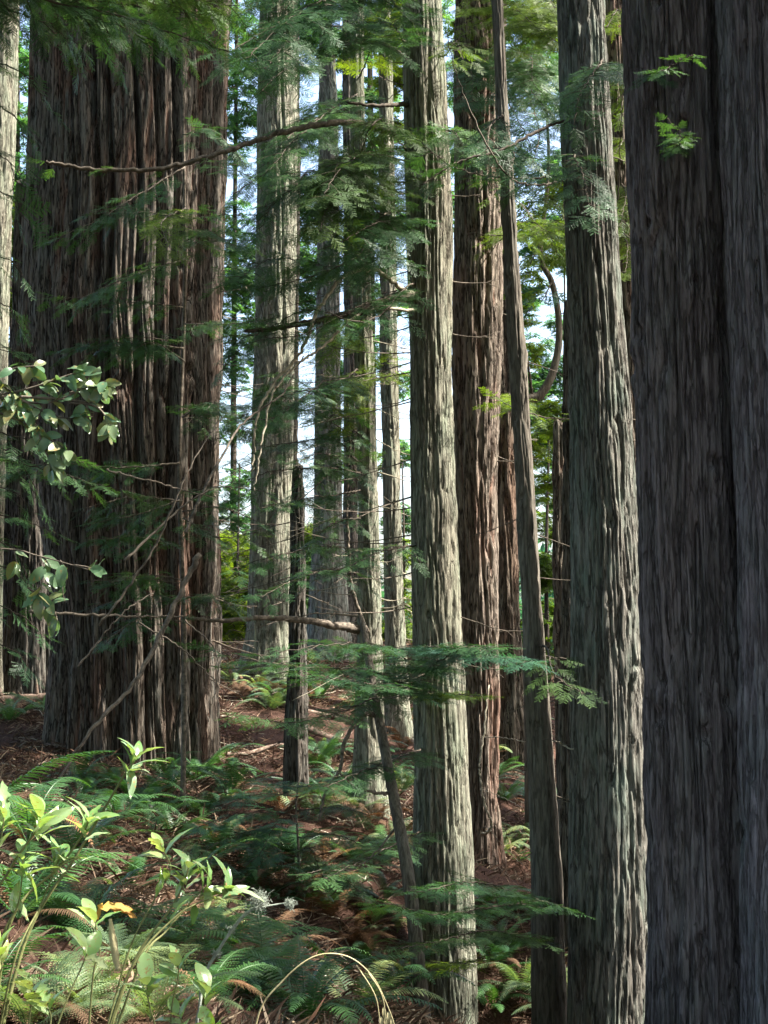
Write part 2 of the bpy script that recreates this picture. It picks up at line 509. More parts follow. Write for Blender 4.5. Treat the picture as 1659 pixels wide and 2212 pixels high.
def tree(key, name, rows, d, mat, label, cat='tree', group=None, ridge=0.075, depth=0.03, flutes=0, flute_amp=0.0,
         flare=0.15, base=True, top_ext=700, seed=1, d_top=None, knots=6, snag=False, vres=3.0):
    """rows: (v, u_left, u_right) from top to bottom."""
    rows = sorted(rows)
    v = np.array([r[0] for r in rows], float)
    uc = np.array([(r[1] + r[2]) / 2 for r in rows], float)
    hw = np.array([(r[2] - r[1]) / 2 for r in rows], float)
    if not snag:
        s_u = (uc[1] - uc[0]) / (v[1] - v[0])
        v = np.insert(v, 0, v[0] - top_ext)
        uc = np.insert(uc, 0, uc[0] - s_u * top_ext * 0.7)
        hw = np.insert(hw, 0, hw[0] * 0.9)
    # extend downwards to the ground
    s_b = np.clip((uc[-1] - uc[-2]) / (v[-1] - v[-2]), -0.12, 0.12)
    vb = v[-1]
    x, y, z = P(uc[-1], vb, d)
    while z > float(gz(x, d)) - 0.35 and vb < 4500:
        vb += 20
        x, y, z = P(uc[-1] + s_b * (vb - v[-1]), vb, d)
    if vb > v[-1]:
        ub = uc[-1] + s_b * (vb - v[-1])
        v = np.append(v, vb)
        uc = np.append(uc, ub)
        hw = np.append(hw, hw[-1] * 1.04)
    dt = d if d_top is None else d_top
    # sample along v
    px = d / F
    nrow = int((v[-1] - v[0]) * 0.463 / vres)
    vs = np.linspace(v[0], v[-1], nrow)
    us = np.interp(vs, v, uc)
    hs = np.interp(vs, v, hw)
    dd = np.interp(vs, [v[0], v[-1]], [dt, d])
    C = np.array([P(a, b, c) for a, b, c in zip(us, vs, dd)])
    R = hs * np.linalg.norm(C - EYE, axis=1) * 0.985 / F
    Rm = float(np.mean(R))
    nc = int(np.clip(hs.mean() * 0.463 * 2 * math.pi / 0.85, 30, 640))
    th = np.arange(nc) / nc
    T, Z = np.meshgrid(th, C[:, 2])
    zb = float(gz(C[-1, 0], C[-1, 1]))
    circ = 2 * math.pi * Rm
    n1 = max(6, int(circ / ridge * 2.3))
    zsc = ridge * 11.0
    w1 = (pnoise(T * max(3, n1 // 3), Z / (zsc * 1.1) + 50, max(3, n1 // 3), seed) - 0.5)
    w2 = (pnoise(T * n1, Z / (zsc * 0.35) + 50, n1, seed + 1) - 0.5)
    X1 = (T * n1 + 1.7 * w1 + 0.5 * w2) % n1
    f1 = np.abs(2 * pnoise(X1, Z / zsc + 70, n1, seed + 2) - 1)
    n2 = int(n1 * 1.9)
    X2 = (T * n2 + 2.0 * w1 + 0.8 * w2) % n2
    f2 = np.abs(2 * pnoise(X2, Z / (zsc * 0.6) + 90, n2, seed + 3) - 1)
    n3 = n1 * 5
    f3 = pnoise((T * n3 + 2 * w2) % n3, Z / (zsc * 0.15) + 90, n3, seed + 4)
    ridgeh = np.clip(f1 * 3.2, 0, 1) ** 0.55 * (0.5 + 0.5 * np.clip(f2 * 3.0, 0, 1) ** 0.6)
    h = depth * 1.4 * (ridgeh - 0.75) + depth * 0.5 * (f1 - 0.5) + depth * 0.35 * (f3 - 0.5)
    big = pnoise(T * 4, Z / 1.7 + 40, 4, seed + 6) - 0.5
    h = h + Rm * 0.045 * big
    if flutes:
        wf = (pnoise(T * 3, Z / 3.5 + 40, 3, seed + 7) - 0.5)
        ff = np.abs(2 * pnoise((T * flutes + wf * 1.0) % flutes, Z / 9.0 + 60, flutes, seed + 8) - 1)
        ff = np.clip(ff * 2.6, 0, 1) ** 0.6
        h = h + flute_amp * (ff - 0.75)
        ridgeh = np.minimum(ridgeh, 0.15 + ff)
    # knots: small craters with a lip
    kr = np.random.default_rng(seed + 77)
    for _ in range(knots * 3):
        kt, kz = kr.random(), kr.uniform(C[-1, 2] + 0.4, C[0, 2])
        sz = kr.uniform(0.02, 0.05) * (1 + Rm)
        dt_ = (np.abs((T - kt + 0.5) % 1 - 0.5)) * circ
        r2 = (dt_ ** 2 + ((Z - kz) * 0.8) ** 2) / sz ** 2
        h = h + sz * (0.6 * np.exp(-r2 / 3.0) - 1.3 * np.exp(-r2 * 1.6))
    hg = np.clip((Z - zb), 0, None)
    fl = flare * Rm * np.exp(-hg / (Rm * 2.2 + 0.15))
    fl = fl * (0.7 + 0.9 * pnoise(T * 6, Z * 0.4 + 30, 6, seed + 9))
    RR = R[:, None] * (1 + 0.0 * T) + h + fl
    if snag:
        # broken, splintered top
        jag = 0.16 * Rm / 0.15 * (pnoise(T * 9, Z * 0, 9, seed + 12)) * 1.6
        cut = C[0, 2] - jag
        Zc = np.minimum(Z, cut)
        RR = np.where(Z > cut, RR * 0.35, RR)
    else:
        Zc = Z
    ang = T * 2 * math.pi
    V = np.stack([C[:, 0:1] + RR * np.cos(ang), C[:, 1:2] + RR * np.sin(ang), Zc], -1).reshape(-1, 3)
    i = np.arange(nrow - 1)[:, None] * nc
    j = np.arange(nc)[None]
    k = (j + 1) % nc
    Q = np.stack([i + j, i + nc + j, i + nc + k, i + k], -1).reshape(-1, 4)
    V = np.vstack([V, C[:1]])
    Tt = [(len(V) - 1, q, (q + 1) % nc) for q in range(nc)]
    me = mk_mesh('trunk', V, Tt, Q, attrs={'ridge': np.append(ridgeh.ravel(), 0.5)}, smooth=True, mats=(M[mat],))
    root = thing(name, (C[-1, 0], C[-1, 1], zb), label, cat, group)
    link('trunk', me, root)
    TREES[key] = dict(root=root, C=C, R=R, d=d, v=vs, u=us, h=hs)
    return root


GR = 'redwood trunks standing on the slope'
tree('T1', 'redwood_tree', [(0, 92, 476), (150, 90, 473), (400, 80, 472), (700, 62, 468), (1000, 92, 464), (1200, 110, 460),
     (1400, 138, 452), (1550, 146, 446), (1640, 150, 444)], 20.6, 'bark_big',
     'huge dark fluted redwood, the widest trunk, with reddish strips low on its side', group=GR,
     ridge=0.13, depth=0.05, flutes=30, flute_amp=0.24, flare=0.12, seed=21, knots=4, vres=2.6)
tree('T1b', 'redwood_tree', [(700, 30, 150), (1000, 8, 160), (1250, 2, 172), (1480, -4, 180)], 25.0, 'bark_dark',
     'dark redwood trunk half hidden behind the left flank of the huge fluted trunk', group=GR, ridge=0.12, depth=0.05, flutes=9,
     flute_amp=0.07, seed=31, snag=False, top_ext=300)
tree('T0', 'redwood_tree', [(0, -38, 36), (150, -40, 35), (400, -42, 26), (740, -46, 15), (1000, -52, 10), (1400, -60, 0)], 24.0, 'bark_grey',
     'sunlit tan redwood trunk cut by the left edge of the picture', group=GR, seed=41)
tree('T2', 'redwood_tree', [(0, 566, 632), (300, 560, 640), (700, 553, 634), (1000, 547, 630), (1200, 543, 626), (1380, 540, 622), (1460, 530, 626)],
     27.0, 'bark_grey', 'greenish grey redwood with ridged sunlit strip, right of the huge fluted trunk', group=GR, flare=0.35,
     seed=51, ridge=0.11, depth=0.045, flutes=7, flute_amp=0.06)
tree('T2b', 'redwood_tree', [(0, 612, 642), (300, 618, 649), (700, 614, 645), (1000, 616, 643), (1400, 612, 640)], 28.6, 'bark_smooth',
     'slim pinkish trunk close behind the ridged grey redwood, showing along its right edge', group=GR, seed=61)
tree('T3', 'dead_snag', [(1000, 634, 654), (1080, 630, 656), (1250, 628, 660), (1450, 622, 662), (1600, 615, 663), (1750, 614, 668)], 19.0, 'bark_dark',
     'short dark snag with a broken top and fern leaning against its base', 'dead tree', seed=71, snag=True, flare=0.05)
tree('T4', 'redwood_tree', [(60, 692, 716), (200, 691, 728), (500, 686, 733), (800, 682, 735), (1100, 678, 738), (1300, 668, 752), (1420, 660, 760)], 31.0,
     'bark_ash', 'dim bluish trunk standing behind the bright sky gap', group=GR, seed=81, ridge=0.12, depth=0.04)
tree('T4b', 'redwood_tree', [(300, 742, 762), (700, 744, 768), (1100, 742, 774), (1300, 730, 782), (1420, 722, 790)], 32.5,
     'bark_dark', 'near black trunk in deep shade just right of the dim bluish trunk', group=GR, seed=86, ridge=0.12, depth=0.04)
tree('T5', 'redwood_tree', [(0, 757, 784), (200, 756, 786), (400, 758, 792), (600, 762, 800), (850, 768, 810), (1100, 774, 818), (1350, 772, 824),
     (1500, 768, 828), (1650, 766, 832)], 18.6, 'bark_grey', 'slim redwood dark on one half and sunlit on the other, pale trunk to its right',
     group=GR, seed=91, ridge=0.06, depth=0.018, flare=0.4)
tree('T6', 'redwood_tree', [(0, 816, 840), (200, 820, 848), (500, 820, 854), (800, 822, 860), (1100, 828, 866), (1300, 830, 872), (1500, 834, 882),
     (1640, 836, 888)], 24.5, 'bark_grey', 'sunlit narrow redwood bristling with dead twigs just left of the pale trunk', group=GR, seed=101,
     ridge=0.08, depth=0.025, flare=0.4)
tree('T7', 'redwood_tree', [(0, 874, 950), (200, 875, 962), (500, 880, 977), (800, 885, 976), (1100, 888, 986), (1400, 893, 998), (1650, 896, 1011),
     (1850, 893, 1020), (2212, 913, 1026)], 15.6, 'bark_grey', 'pale grey green redwood at the centre, sunlit on one half, with thick knotted branch stub',
     group=GR, seed=111, ridge=0.065, depth=0.02, flare=0.08, flutes=6, flute_amp=0.02, knots=9)
tree('T7b', 'dead_snag', [(140, 938, 962), (300, 940, 968), (700, 944, 972), (1200, 946, 974), (1600, 948, 976)], 22.5, 'bark_grey',
     'pale broken topped snag peeking out behind the upper pale redwood', 'dead tree', seed=121, snag=True)
tree('T8', 'redwood_tree', [(0, 985, 1070), (300, 982, 1076), (700, 976, 1084), (1000, 984, 1070), (1300, 998, 1072), (1500, 1004, 1074),
     (1700, 1012, 1066), (1880, 1014, 1064)], 19.8, 'bark_red', 'shaggy redwood with peeling red brown bark right of the pale trunk', group=GR,
     seed=131, ridge=0.10, depth=0.045, flutes=7, flute_amp=0.06, flare=0.45)
tree('T8b', 'redwood_tree', [(450, 1058, 1098), (700, 1062, 1104), (1000, 1066, 1112), (1300, 1072, 1120), (1500, 1076, 1132), (1560, 1072, 1140)], 25.5,
     'bark_brown', 'dark coarse barked redwood between the shaggy red trunk and smooth leaning pole', group=GR, seed=141, ridge=0.11, depth=0.05)
tree('T9', 'leaning_tree', [(200, 1072, 1094), (375, 1081, 1108), (450, 1084, 1113), (600, 1091, 1123), (750, 1098, 1134), (1000, 1112, 1150), (1300, 1126, 1169),
     (1600, 1139, 1193), (1900, 1148, 1214), (2090, 1150, 1220)], 13.4, 'bark_smooth',
     'smooth grey brown leaning trunk, dark below, with clear sky beside its upper half', 'tree', seed=151, ridge=0.05, depth=0.011, snag=False, knots=8, top_ext=500,
     flare=0.05)
tree('T9c', 'redwood_tree', [(900, 1196, 1222), (1200, 1194, 1222), (1500, 1200, 1232), (1700, 1204, 1240)], 24.0, 'bark_brown',
     'thin half lit trunk in the gap between the smooth leaning trunk and big grey one', group=GR, seed=161, top_ext=100, snag=True)
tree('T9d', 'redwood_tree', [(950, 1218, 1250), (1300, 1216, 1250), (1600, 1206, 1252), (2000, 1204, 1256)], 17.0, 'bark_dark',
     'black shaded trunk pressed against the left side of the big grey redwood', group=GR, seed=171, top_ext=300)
tree('T10', 'redwood_tree', [(0, 1210, 1300), (300, 1215, 1318), (600, 1228, 1335), (900, 1233, 1364), (1300, 1236, 1386), (1700, 1236, 1396),
     (2000, 1234, 1400), (2212, 1236, 1392)], 13.0, 'bark_ash', 'big grey ridged redwood, sunlit on its right half, second from the right edge',
     group=GR, seed=181, ridge=0.07, depth=0.024, flutes=9, flute_amp=0.024, flare=0.1, knots=12, vres=2.6)
tree('T10b', 'redwood_tree', [(0, 1308, 1352), (400, 1318, 1362), (700, 1336, 1378), (1000, 1346, 1388), (1300, 1356, 1398), (1700, 1362, 1404), (1950, 1364, 1410)],
     17.5, 'bark_red', 'reddish brown trunk squeezed between the big grey redwood and the near dark one', group=GR, seed=191, ridge=0.08, depth=0.03)
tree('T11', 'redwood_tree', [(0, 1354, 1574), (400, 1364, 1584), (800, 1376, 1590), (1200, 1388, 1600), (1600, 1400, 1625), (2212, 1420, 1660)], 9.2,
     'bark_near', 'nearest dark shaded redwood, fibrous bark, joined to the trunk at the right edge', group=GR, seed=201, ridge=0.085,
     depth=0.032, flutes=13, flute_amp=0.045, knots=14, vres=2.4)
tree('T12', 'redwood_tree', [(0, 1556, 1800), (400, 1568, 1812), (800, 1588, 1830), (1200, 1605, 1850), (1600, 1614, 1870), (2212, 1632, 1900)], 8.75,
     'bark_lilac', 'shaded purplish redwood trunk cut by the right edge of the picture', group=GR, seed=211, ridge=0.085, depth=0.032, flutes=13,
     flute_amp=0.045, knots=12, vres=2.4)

# ------------------------------------------------------------------ foliage templates
def blade(l, w, nseg=1):
    return np.array([(0, 0, 0), (l * 0.5, w / 2, 0.0), (l, 0, 0), (l * 0.5, -w / 2, 0.0)]), np.array([(0, 1, 2), (0, 2, 3)])


def spray_tpl(kind, seed):
    r = np.random.default_rng(seed)
    V, T = [], []

    def put(v, t):
        n = sum(len(a) for a in V)
        V.append(v)
        T.append(t + n)

    nt = {'fine': 15, 'mid': 13, 'coarse': 8}[kind]
    # axis
    put(np.array([(0, 0.008, 0), (0, -0.008, 0), (1, 0, -0.08)]), np.array([(0, 1, 2)]))
    for i in range(nt):
        x = 0.06 + 0.9 * i / nt
        sd = 1 if i % 2 else -1
        L = (0.46 * (1 - 0.72 * x) + 0.04) * r.uniform(0.75, 1.15)
        if kind == 'coarse':
            L *= 1.15
        a = sd * math.radians(r.uniform(42, 62))
        z0 = -0.08 * x * x
        dz = r.uniform(-0.25, 0.12)
        dv = np.array([math.cos(a), math.sin(a), dz])
        o = np.array([x, 0, z0])
        pv = np.array([-math.sin(a), math.cos(a), 0])
        if kind == 'fine':
            put(np.array([o + pv * 0.005, o - pv * 0.005, o + dv * L]), np.array([(0, 1, 2)]))
            m = max(3, int(L / 0.030))
            for k in range(m):
                b = o + dv * L * (k + 0.5) / m
                for s2 in (1, -1):
                    nl = 0.068 * r.uniform(0.8, 1.15) * (1 - 0.35 * k / m)
                    nd = (dv * 0.62 + pv * s2 * 0.78 + np.array([0, 0, r.uniform(-0.15, 0.25)]))
                    put(np.array([b - dv * 0.014, b + dv * 0.015, b + nd * nl]), np.array([(0, 1, 2)]))
        else:
            w = L * (0.26 if kind == 'mid' else 0.36)
            put(np.array([o, o + dv * L * 0.45 + pv * w / 2, o + dv * L, o + dv * L * 0.45 - pv * w / 2 + np.array([0, 0, 0.02])]),
                np.array([(0, 1, 2), (0, 2, 3)]))
    return np.vstack(V), np.vstack(T)


TPL = {k: [spray_tpl(k, s) for s in (1, 2, 3)] for k in ('fine', 'mid', 'coarse')}
UP = np.array([0, 0, 1.0])


def unit(v):
    return v / (np.linalg.norm(v) + 1e-9)


def scatter(geo, kind, pos, X, N, sc):
    pos, X, N, sc = map(np.asarray, (pos, X, N, sc))
    if not len(pos):
        return
    which = RNG.integers(0, 3, len(pos))
    for k in range(3):
        m = which == k
        if m.any():
            geo.inst(TPL[kind][k], pos[m], X[m], N[m], sc[m])


def bough(root, pts, r0=0.02, side=0.5, step=0.11, kind='fine', mat='needles', f0=0.15, droop=0.25, spr=0.2, tilt=0.5,
          wood='wood', dens=1.0, name='bough', r1=0.003, leafy=True):
    """One bough: a limb through pts (u, v, d), side twigs in a flattened fan and feathery sprays on them."""
    for t_ in TREES.values():
        if t_['root'] == root and name != 'long_limb':
            # the limb grows out of the heart of its trunk
            pts = [(float(np.interp(pts[0][1], t_['v'], t_['u'])), pts[0][1], float(t_['d']))] + list(pts)
            break
    W = np.array([P(*p) for p in pts])
    path = smooth_path(W, 14)
    seg = np.linalg.norm(np.diff(path, axis=0), axis=1)
    s = np.concatenate([[0], np.cumsum(seg)])
    L = s[-1]
    path = path + (RNG.random(path.shape) - 0.5) * 0.012 * (1 + L * 0.2)
    g_ = Geo()
    g_.tube(path, r0 + (r1 - r0) * (s / L) ** 0.8, 6, 0.25)
    lf = Geo()
    pos, X, N, SC_ = [], [], [], []
    q = f0 * L
    sd = 1
    if leafy:
        while q < L:
            fr = q / L
            c = np.array([np.interp(q, s, path[:, k]) for k in range(3)])
            c2 = np.array([np.interp(min(q + 0.05, L), s, path[:, k]) for k in range(3)])
            c1 = np.array([np.interp(max(q - 0.05, 0), s, path[:, k]) for k in range(3)])
            t = unit(c2 - c1)
            sv = np.cross(t, UP)
            if np.linalg.norm(sv) < 0.2:
                sv = np.array([1.0, 0, 0])
            sv = unit(sv)
            nn = unit(np.cross(sv, t))
            tl = tilt * (RNG.random() - 0.5) * 2
            dirv = unit(sd * sv * math.cos(tl) + nn * math.sin(tl) + t * RNG.uniform(0.4, 0.9))
            ls = side * (1.1 - 0.75 * fr) * RNG.uniform(0.5, 1.15)
            m = 6
            tt = np.linspace(0, 1, m)
            tw = c + dirv * ls * tt[:, None] - UP * droop * ls * (tt[:, None] ** 2)
            g_.tube(tw, np.linspace(0.005, 0.002, m) * (0.6 + r0 * 15), 3)
            k = 0.0
            s2 = 1
            while k < 1.0:
                b = c + dirv * ls * k - UP * droop * ls * k * k
                td = unit(dirv - UP * 2 * droop * k)
                px_ = unit(np.cross(td, nn + (RNG.random(3) - 0.5) * 0.5)) * s2
                xd = unit(td * 0.75 + px_ * 0.75 - UP * 0.15 + (RNG.random(3) - 0.5) * 0.35)
                if RNG.random() < dens:
                    pos.append(b)
                    X.append(xd)
                    N.append(unit(nn + (RNG.random(3) - 0.5) * 0.9 * (0.4 + tilt)))
                    SC_.append(spr * RNG.uniform(0.6, 1.25) * (1.1 - 0.4 * k))
                k += spr * 0.26 / ls * RNG.uniform(0.7, 1.3)
                s2 = -s2
            pos.append(tw[-1])
            X.append(td)
            N.append(nn)
            SC_.append(spr * 0.9)
            sd = -sd
            q += step * RNG.uniform(0.6, 1.4)
        pos.append(path[-1])
        X.append(unit(path[-1] - path[-3]))
        N.append(UP)
        SC_.append(spr)
    o = g_.obj(name, M[wood], root, smooth=True)
    if leafy and len(pos):
        scatter(lf, kind, pos, X, N, SC_)
        lf.obj('foliage', M[mat], o)
    return o


def tree_pt(key, v, side):
    t = TREES[key]
    u = np.interp(v, t['v'], t['u'])
    h = np.interp(v, t['v'], t['h'])
    return (float(u + side * h * 0.85), v, t['d'])


def dead_twigs(key, vs, sides, lens, bend=0.5, wood='wood_pale', r=0.0085):
    t = TREES[key]
    for v, sd, ln in zip(vs, sides, lens):
        u0, v0, d0 = tree_pt(key, v, sd)
        p0 = P(u0, v0, d0)
        az = RNG.uniform(-0.9, 0.2)
        dr = unit(np.array([sd, az, RNG.uniform(-0.3, 0.1)]))
        tt = np.linspace(0, 1, 9)[:, None]
        up = bend * RNG.uniform(-0.3, 1.0)
        pts = p0 + dr * ln * tt + UP * ln * (up * tt ** 2 - 0.25 * tt) + (RNG.random((9, 3)) - 0.5) * 0.02 * tt
        g_ = Geo()
        g_.tube(pts, np.linspace(r, r * 0.35, 9), 5)
        for _ in range(RNG.integers(1, 4)):
            k = RNG.integers(3, 8)
            e = pts[k] + unit(dr + (RNG.random(3) - 0.5) * 1.6) * ln * RNG.uniform(0.15, 0.35)
            g_.tube(np.linspace(pts[k], e, 4), np.linspace(r * 0.5, r * 0.25, 4), 4)
        g_.obj('dead_twig', M[wood], t['root'], smooth=True)

#BOUGHS#
def R_(k):
    return TREES[k]['root']


# a slender young conifer whose layered boughs hang in front of the huge trunk
yc = thing('young_conifer', ghit(395, 1760), 'slender young conifer with fans of dark needles in front of the huge fluted trunk', 'tree')
yb = ghit(395, 1760)
gg = Geo()
yd = float(yb[1])
ypath = smooth_path([yb - np.array([0, 0, 0.2]), P(398, 1400, yd), P(388, 1000, yd + 0.3), P(400, 600, yd + 0.2), P(395, 150, yd), P(400, -300, yd)], 16)
gg.tube(ypath, np.linspace(0.035, 0.012, len(ypath)), 7, 0.2)
gg.obj('trunk', M['wood'], yc, True)


def bl(root, specs):
    for sp in specs:
        pts, kw = sp[0], (sp[1] if len(sp) > 1 else {})
        bough(root, pts, **kw)


dk = dict(kind='fine', mat='needles', side=0.5, step=0.09, spr=0.21)
d_ = yd
bl(yc, [
    ([(388, 1080, d_), (300, 1110, d_ - 0.3), (200, 1130, d_ - 0.5)], dict(dk, r0=0.014)),
    ([(388, 1000, d_), (260, 1010, d_ - 0.4), (120, 1000, d_ - 0.8), (10, 1020, d_ - 1)], dict(dk, r0=0.015, side=0.5)),
    ([(390, 1180, d_), (300, 1160, d_ - 0.6), (215, 1165, d_ - 1.0)], dict(dk, r0=0.012)),
    ([(395, 900, d_), (450, 870, d_ - 0.5), (520, 880, d_ - 1)], dict(dk, r0=0.012)),
    ([(395, 1290, d_), (310, 1290, d_ - 0.6), (200, 1310, d_ - 0.8)], dict(dk, r0=0.010, dens=0.5)),
    ([(398, 1120, d_), (470, 1160, d_ - 0.5), (560, 1150, d_ - 0.9)], dict(dk, r0=0.012, dens=0.6)),
    ([(400, 780, d_), (330, 740, d_ - 0.5), (270, 770, d_ - 0.8)], dict(dk, r0=0.010, dens=0.4)),
    ([(400, 560, d_), (300, 590, d_ - 0.5), (180, 640, d_ - 1.0), (120, 640, d_ - 1.2)], dict(dk, r0=0.014, mat='needles')),
    ([(400, 520, d_), (450, 500, d_ - 0.6), (520, 540, d_ - 1.0)], dict(dk, r0=0.012)),
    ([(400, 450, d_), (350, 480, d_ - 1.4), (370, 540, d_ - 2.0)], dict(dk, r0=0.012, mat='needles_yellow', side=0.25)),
    ([(400, 360, d_), (300, 420, d_ - 0.5), (220, 470, d_ - 1.0), (110, 520, d_ - 1.0)], dict(dk, r0=0.012, dens=0.7)),
    ([(400, 700, d_), (500, 700, d_ - 0.6), (570, 690, d_ - 0.9)], dict(dk, r0=0.012, side=0.35)),
])
for k in range(16):
    v0 = RNG.uniform(250, 1350)
    sd_ = RNG.choice([-1, 1])
    u1 = 395 + sd_ * RNG.uniform(110, 300 if sd_ < 0 else 180)
    bough(yc, [(395, v0, d_), ((395 + u1) / 2, v0 - 10, d_ - 0.4), (u1, v0 + RNG.uniform(-10, 60), d_ - 0.9)],
          **dict(dk, r0=0.009, side=0.38, dens=RNG.uniform(0.3, 0.8), mat=['needles', 'needles_olive', 'needles'][k % 3], tilt=0.6))
# dead crossing limbs of the young conifer
for pts, r0 in [([(430, 1195, 9.8), (380, 1300, 9.8), (300, 1460, 9.6), (180, 1600, 9.4), (90, 1750, 9.2)], 0.022),
                ([(400, 1150, 10.2), (440, 1060, 10.4), (520, 920, 10.8), (610, 850, 11.0), (655, 770, 11.2)], 0.013),
                ([(215, 1350, 10), (330, 1190, 10), (410, 1010, 10), (480, 900, 10.4)], 0.010),
                ([(60, 1322, 10.0), (250, 1330, 10.2), (400, 1332, 10.6)], 0.014),
                ([(270, 1210, 10), (400, 1090, 10.2), (470, 1050, 10.5)], 0.011),
                ([(170, 1440, 9.6), (260, 1330, 9.8), (330, 1280, 10)], 0.008),
                ([(300, 1345, 10), (390, 1400, 10), (470, 1475, 10.2)], 0.008),
                ([(400, 1340, 10), (470, 1420, 10), (450, 1560, 10)], 0.006),
                ([(230, 1015, 10), (330, 1040, 10), (460, 1075, 10.3)], 0.009)]:
    bough(yc, pts, r0=r0, leafy=False, name='dead_limb', r1=r0 * 0.4)

# long bare limbs
bough(R_('T7'), [(905, 300, 15.6), (800, 272, 15.0), (720, 266, 14.6), (600, 288, 14.2), (480, 330, 13.8), (340, 365, 13.5), (200, 366, 13.3), (100, 350, 13.2)],
      r0=0.045, r1=0.018, leafy=True, side=0.35, step=0.45, f0=0.25, mat='needles', dens=0.6, name='long_limb')
bough(R_('T7'), [(900, 636, 15.5), (850, 645, 15.2), (780, 672, 14.8), (700, 690, 14.4), (600, 708, 14.0), (530, 716, 13.7)], r0=0.075, r1=0.02,
      leafy=True, side=0.35, step=0.35, f0=0.3, name='long_limb', wood='wood_dark')
bough(R_('T7'), [(880, 632, 15.3), (845, 605, 15.0), (802, 582, 14.6), (740, 600, 14.3), (690, 665, 14.1), (650, 760, 14.0), (590, 830, 13.9), (556, 900, 13.8), (545, 1020, 13.8)],
      r0=0.028, r1=0.012, leafy=False, name='pale_limb', wood='wood_pale')
bough(R_('T7'), [(790, 672, 14.8), (700, 745, 14.4), (640, 790, 14.2), (590, 850, 14.0), (565, 960, 13.9), (548, 1060, 13.9)],
      r0=0.022, r1=0.008, leafy=False, name='pale_limb', wood='wood_pale')
bough(R_('T5'), [(802, 1364, 18.62), (778, 1360, 18.58), (720, 1350, 18.2), (600, 1335, 17.6), (480, 1340, 17.2), (390, 1335, 17)], r0=0.07, r1=0.02, leafy=False, name='long_limb', wood='wood')
bough(R_('T5'), [(792, 1362, 18.4), (775, 1320, 18.2), (757, 1250, 18.1), (752, 1150, 18.0), (750, 1050, 18.0), (756, 960, 18), (752, 870, 18)], r0=0.03, r1=0.01, leafy=False, name='rising_limb', wood='wood')
bough(R_('T7'), [(905, 80, 15.3), (890, 50, 15.0), (860, 20, 14.8), (835, -20, 14.5)], r0=0.02, leafy=False, name='dead_limb', wood='wood_dark')
bough(R_('T7'), [(880, 225, 15.5), (820, 228, 15.2), (750, 222, 15.0)], r0=0.04, r1=0.012, leafy=False, name='dead_limb', wood='wood_dark')
bough(R_('T10'), [(1214, 262, 12.9), (1150, 290, 12.7), (1080, 325, 12.5), (990, 350, 12.3), (910, 400, 12.2)], r0=0.022, r1=0.006, side=0.4, step=0.14, f0=0.4, dens=0.9, mat='needles', name='bough', wood='wood_dark')
bough(R_('T10'), [(1222, 380, 12.9), (1100, 385, 12.6), (980, 360, 12.2), (900, 300, 12.0)], r0=0.012, side=0.4, step=0.16, f0=0.3, dens=0.7, wood='wood_dark')
bough(R_('T10'), [(1230, 385, 12.9), (1150, 400, 12.6), (1080, 360, 12.4), (1000, 200, 12.2), (960, 60, 12.0)], r0=0.014, leafy=False, name='dead_limb')
bough(R_('T8'), [(1000, 210, 19.5), (1030, 240, 18.5), (1060, 200, 18), (1090, 60, 17.5)], r0=0.02, leafy=False, name='dead_limb')
bough(R_('T8'), [(1075, 390, 19.2), (1105, 420, 18.5), (1150, 470, 18), (1215, 560, 17.5)], r0=0.014, side=0.4, kind='mid', mat='needles_yellow', step=0.3, dens=0.6)
bough(R_('T10b'), [(1318, 450, 17.2), (1335, 420, 15.5), (1340, 300, 14.5), (1345, 200, 14)], r0=0.018, leafy=False, name='dead_limb', wood='wood_dark')
bough(R_('T10b'), [(1330, 445, 17.2), (1350, 440, 16.5), (1375, 438, 15.5)], r0=0.022, leafy=False, name='dead_limb', wood='wood_dark')
bough(R_('T10b'), [(1322, 445, 17.2), (1335, 480, 16.5), (1365, 520, 16), (1400, 530, 15.5)], r0=0.016, leafy=False, name='dead_limb', wood='wood')
bough(R_('T9d'), [(1232, 905, 16.8), (1180, 902, 16.2), (1110, 880, 15.8), (1060, 850, 15.5)], r0=0.016, side=0.35, step=0.2, mat='needles_yellow', dens=0.5, wood='wood_dark')
# stems in front of the shaggy redwood, low down
bough(R_('T8'), [(1050, 1800, 18.4), (1062, 1780, 18), (1045, 1730, 17.8), (1036, 1660, 17.7), (1045, 1590, 17.8), (1055, 1480, 18)], r0=0.022, r1=0.01, leafy=False, name='curved_limb', wood='wood_pale')
bough(R_('T8'), [(1056, 1592, 18.4), (1090, 1594, 18.0), (1135, 1602, 17.4)], r0=0.012, leafy=False, name='dead_limb', wood='wood_pale')
bough(R_('T8'), [(1042, 1706, 18.2), (1080, 1720, 18.0), (1130, 1745, 17.4)], r0=0.009, leafy=False, name='dead_limb', wood='wood_pale')
bough(R_('T8'), [(1055, 1790, 18.2), (1090, 1830, 18.0), (1130, 1870, 17.6)], r0=0.009, leafy=False, name='dead_limb', wood='wood')
bough(R_('T10'), [(1238, 1618, 12.9), (1210, 1605, 13.4), (1190, 1600, 13.8)], r0=0.010, leafy=False, name='dead_limb', wood='wood_pale')

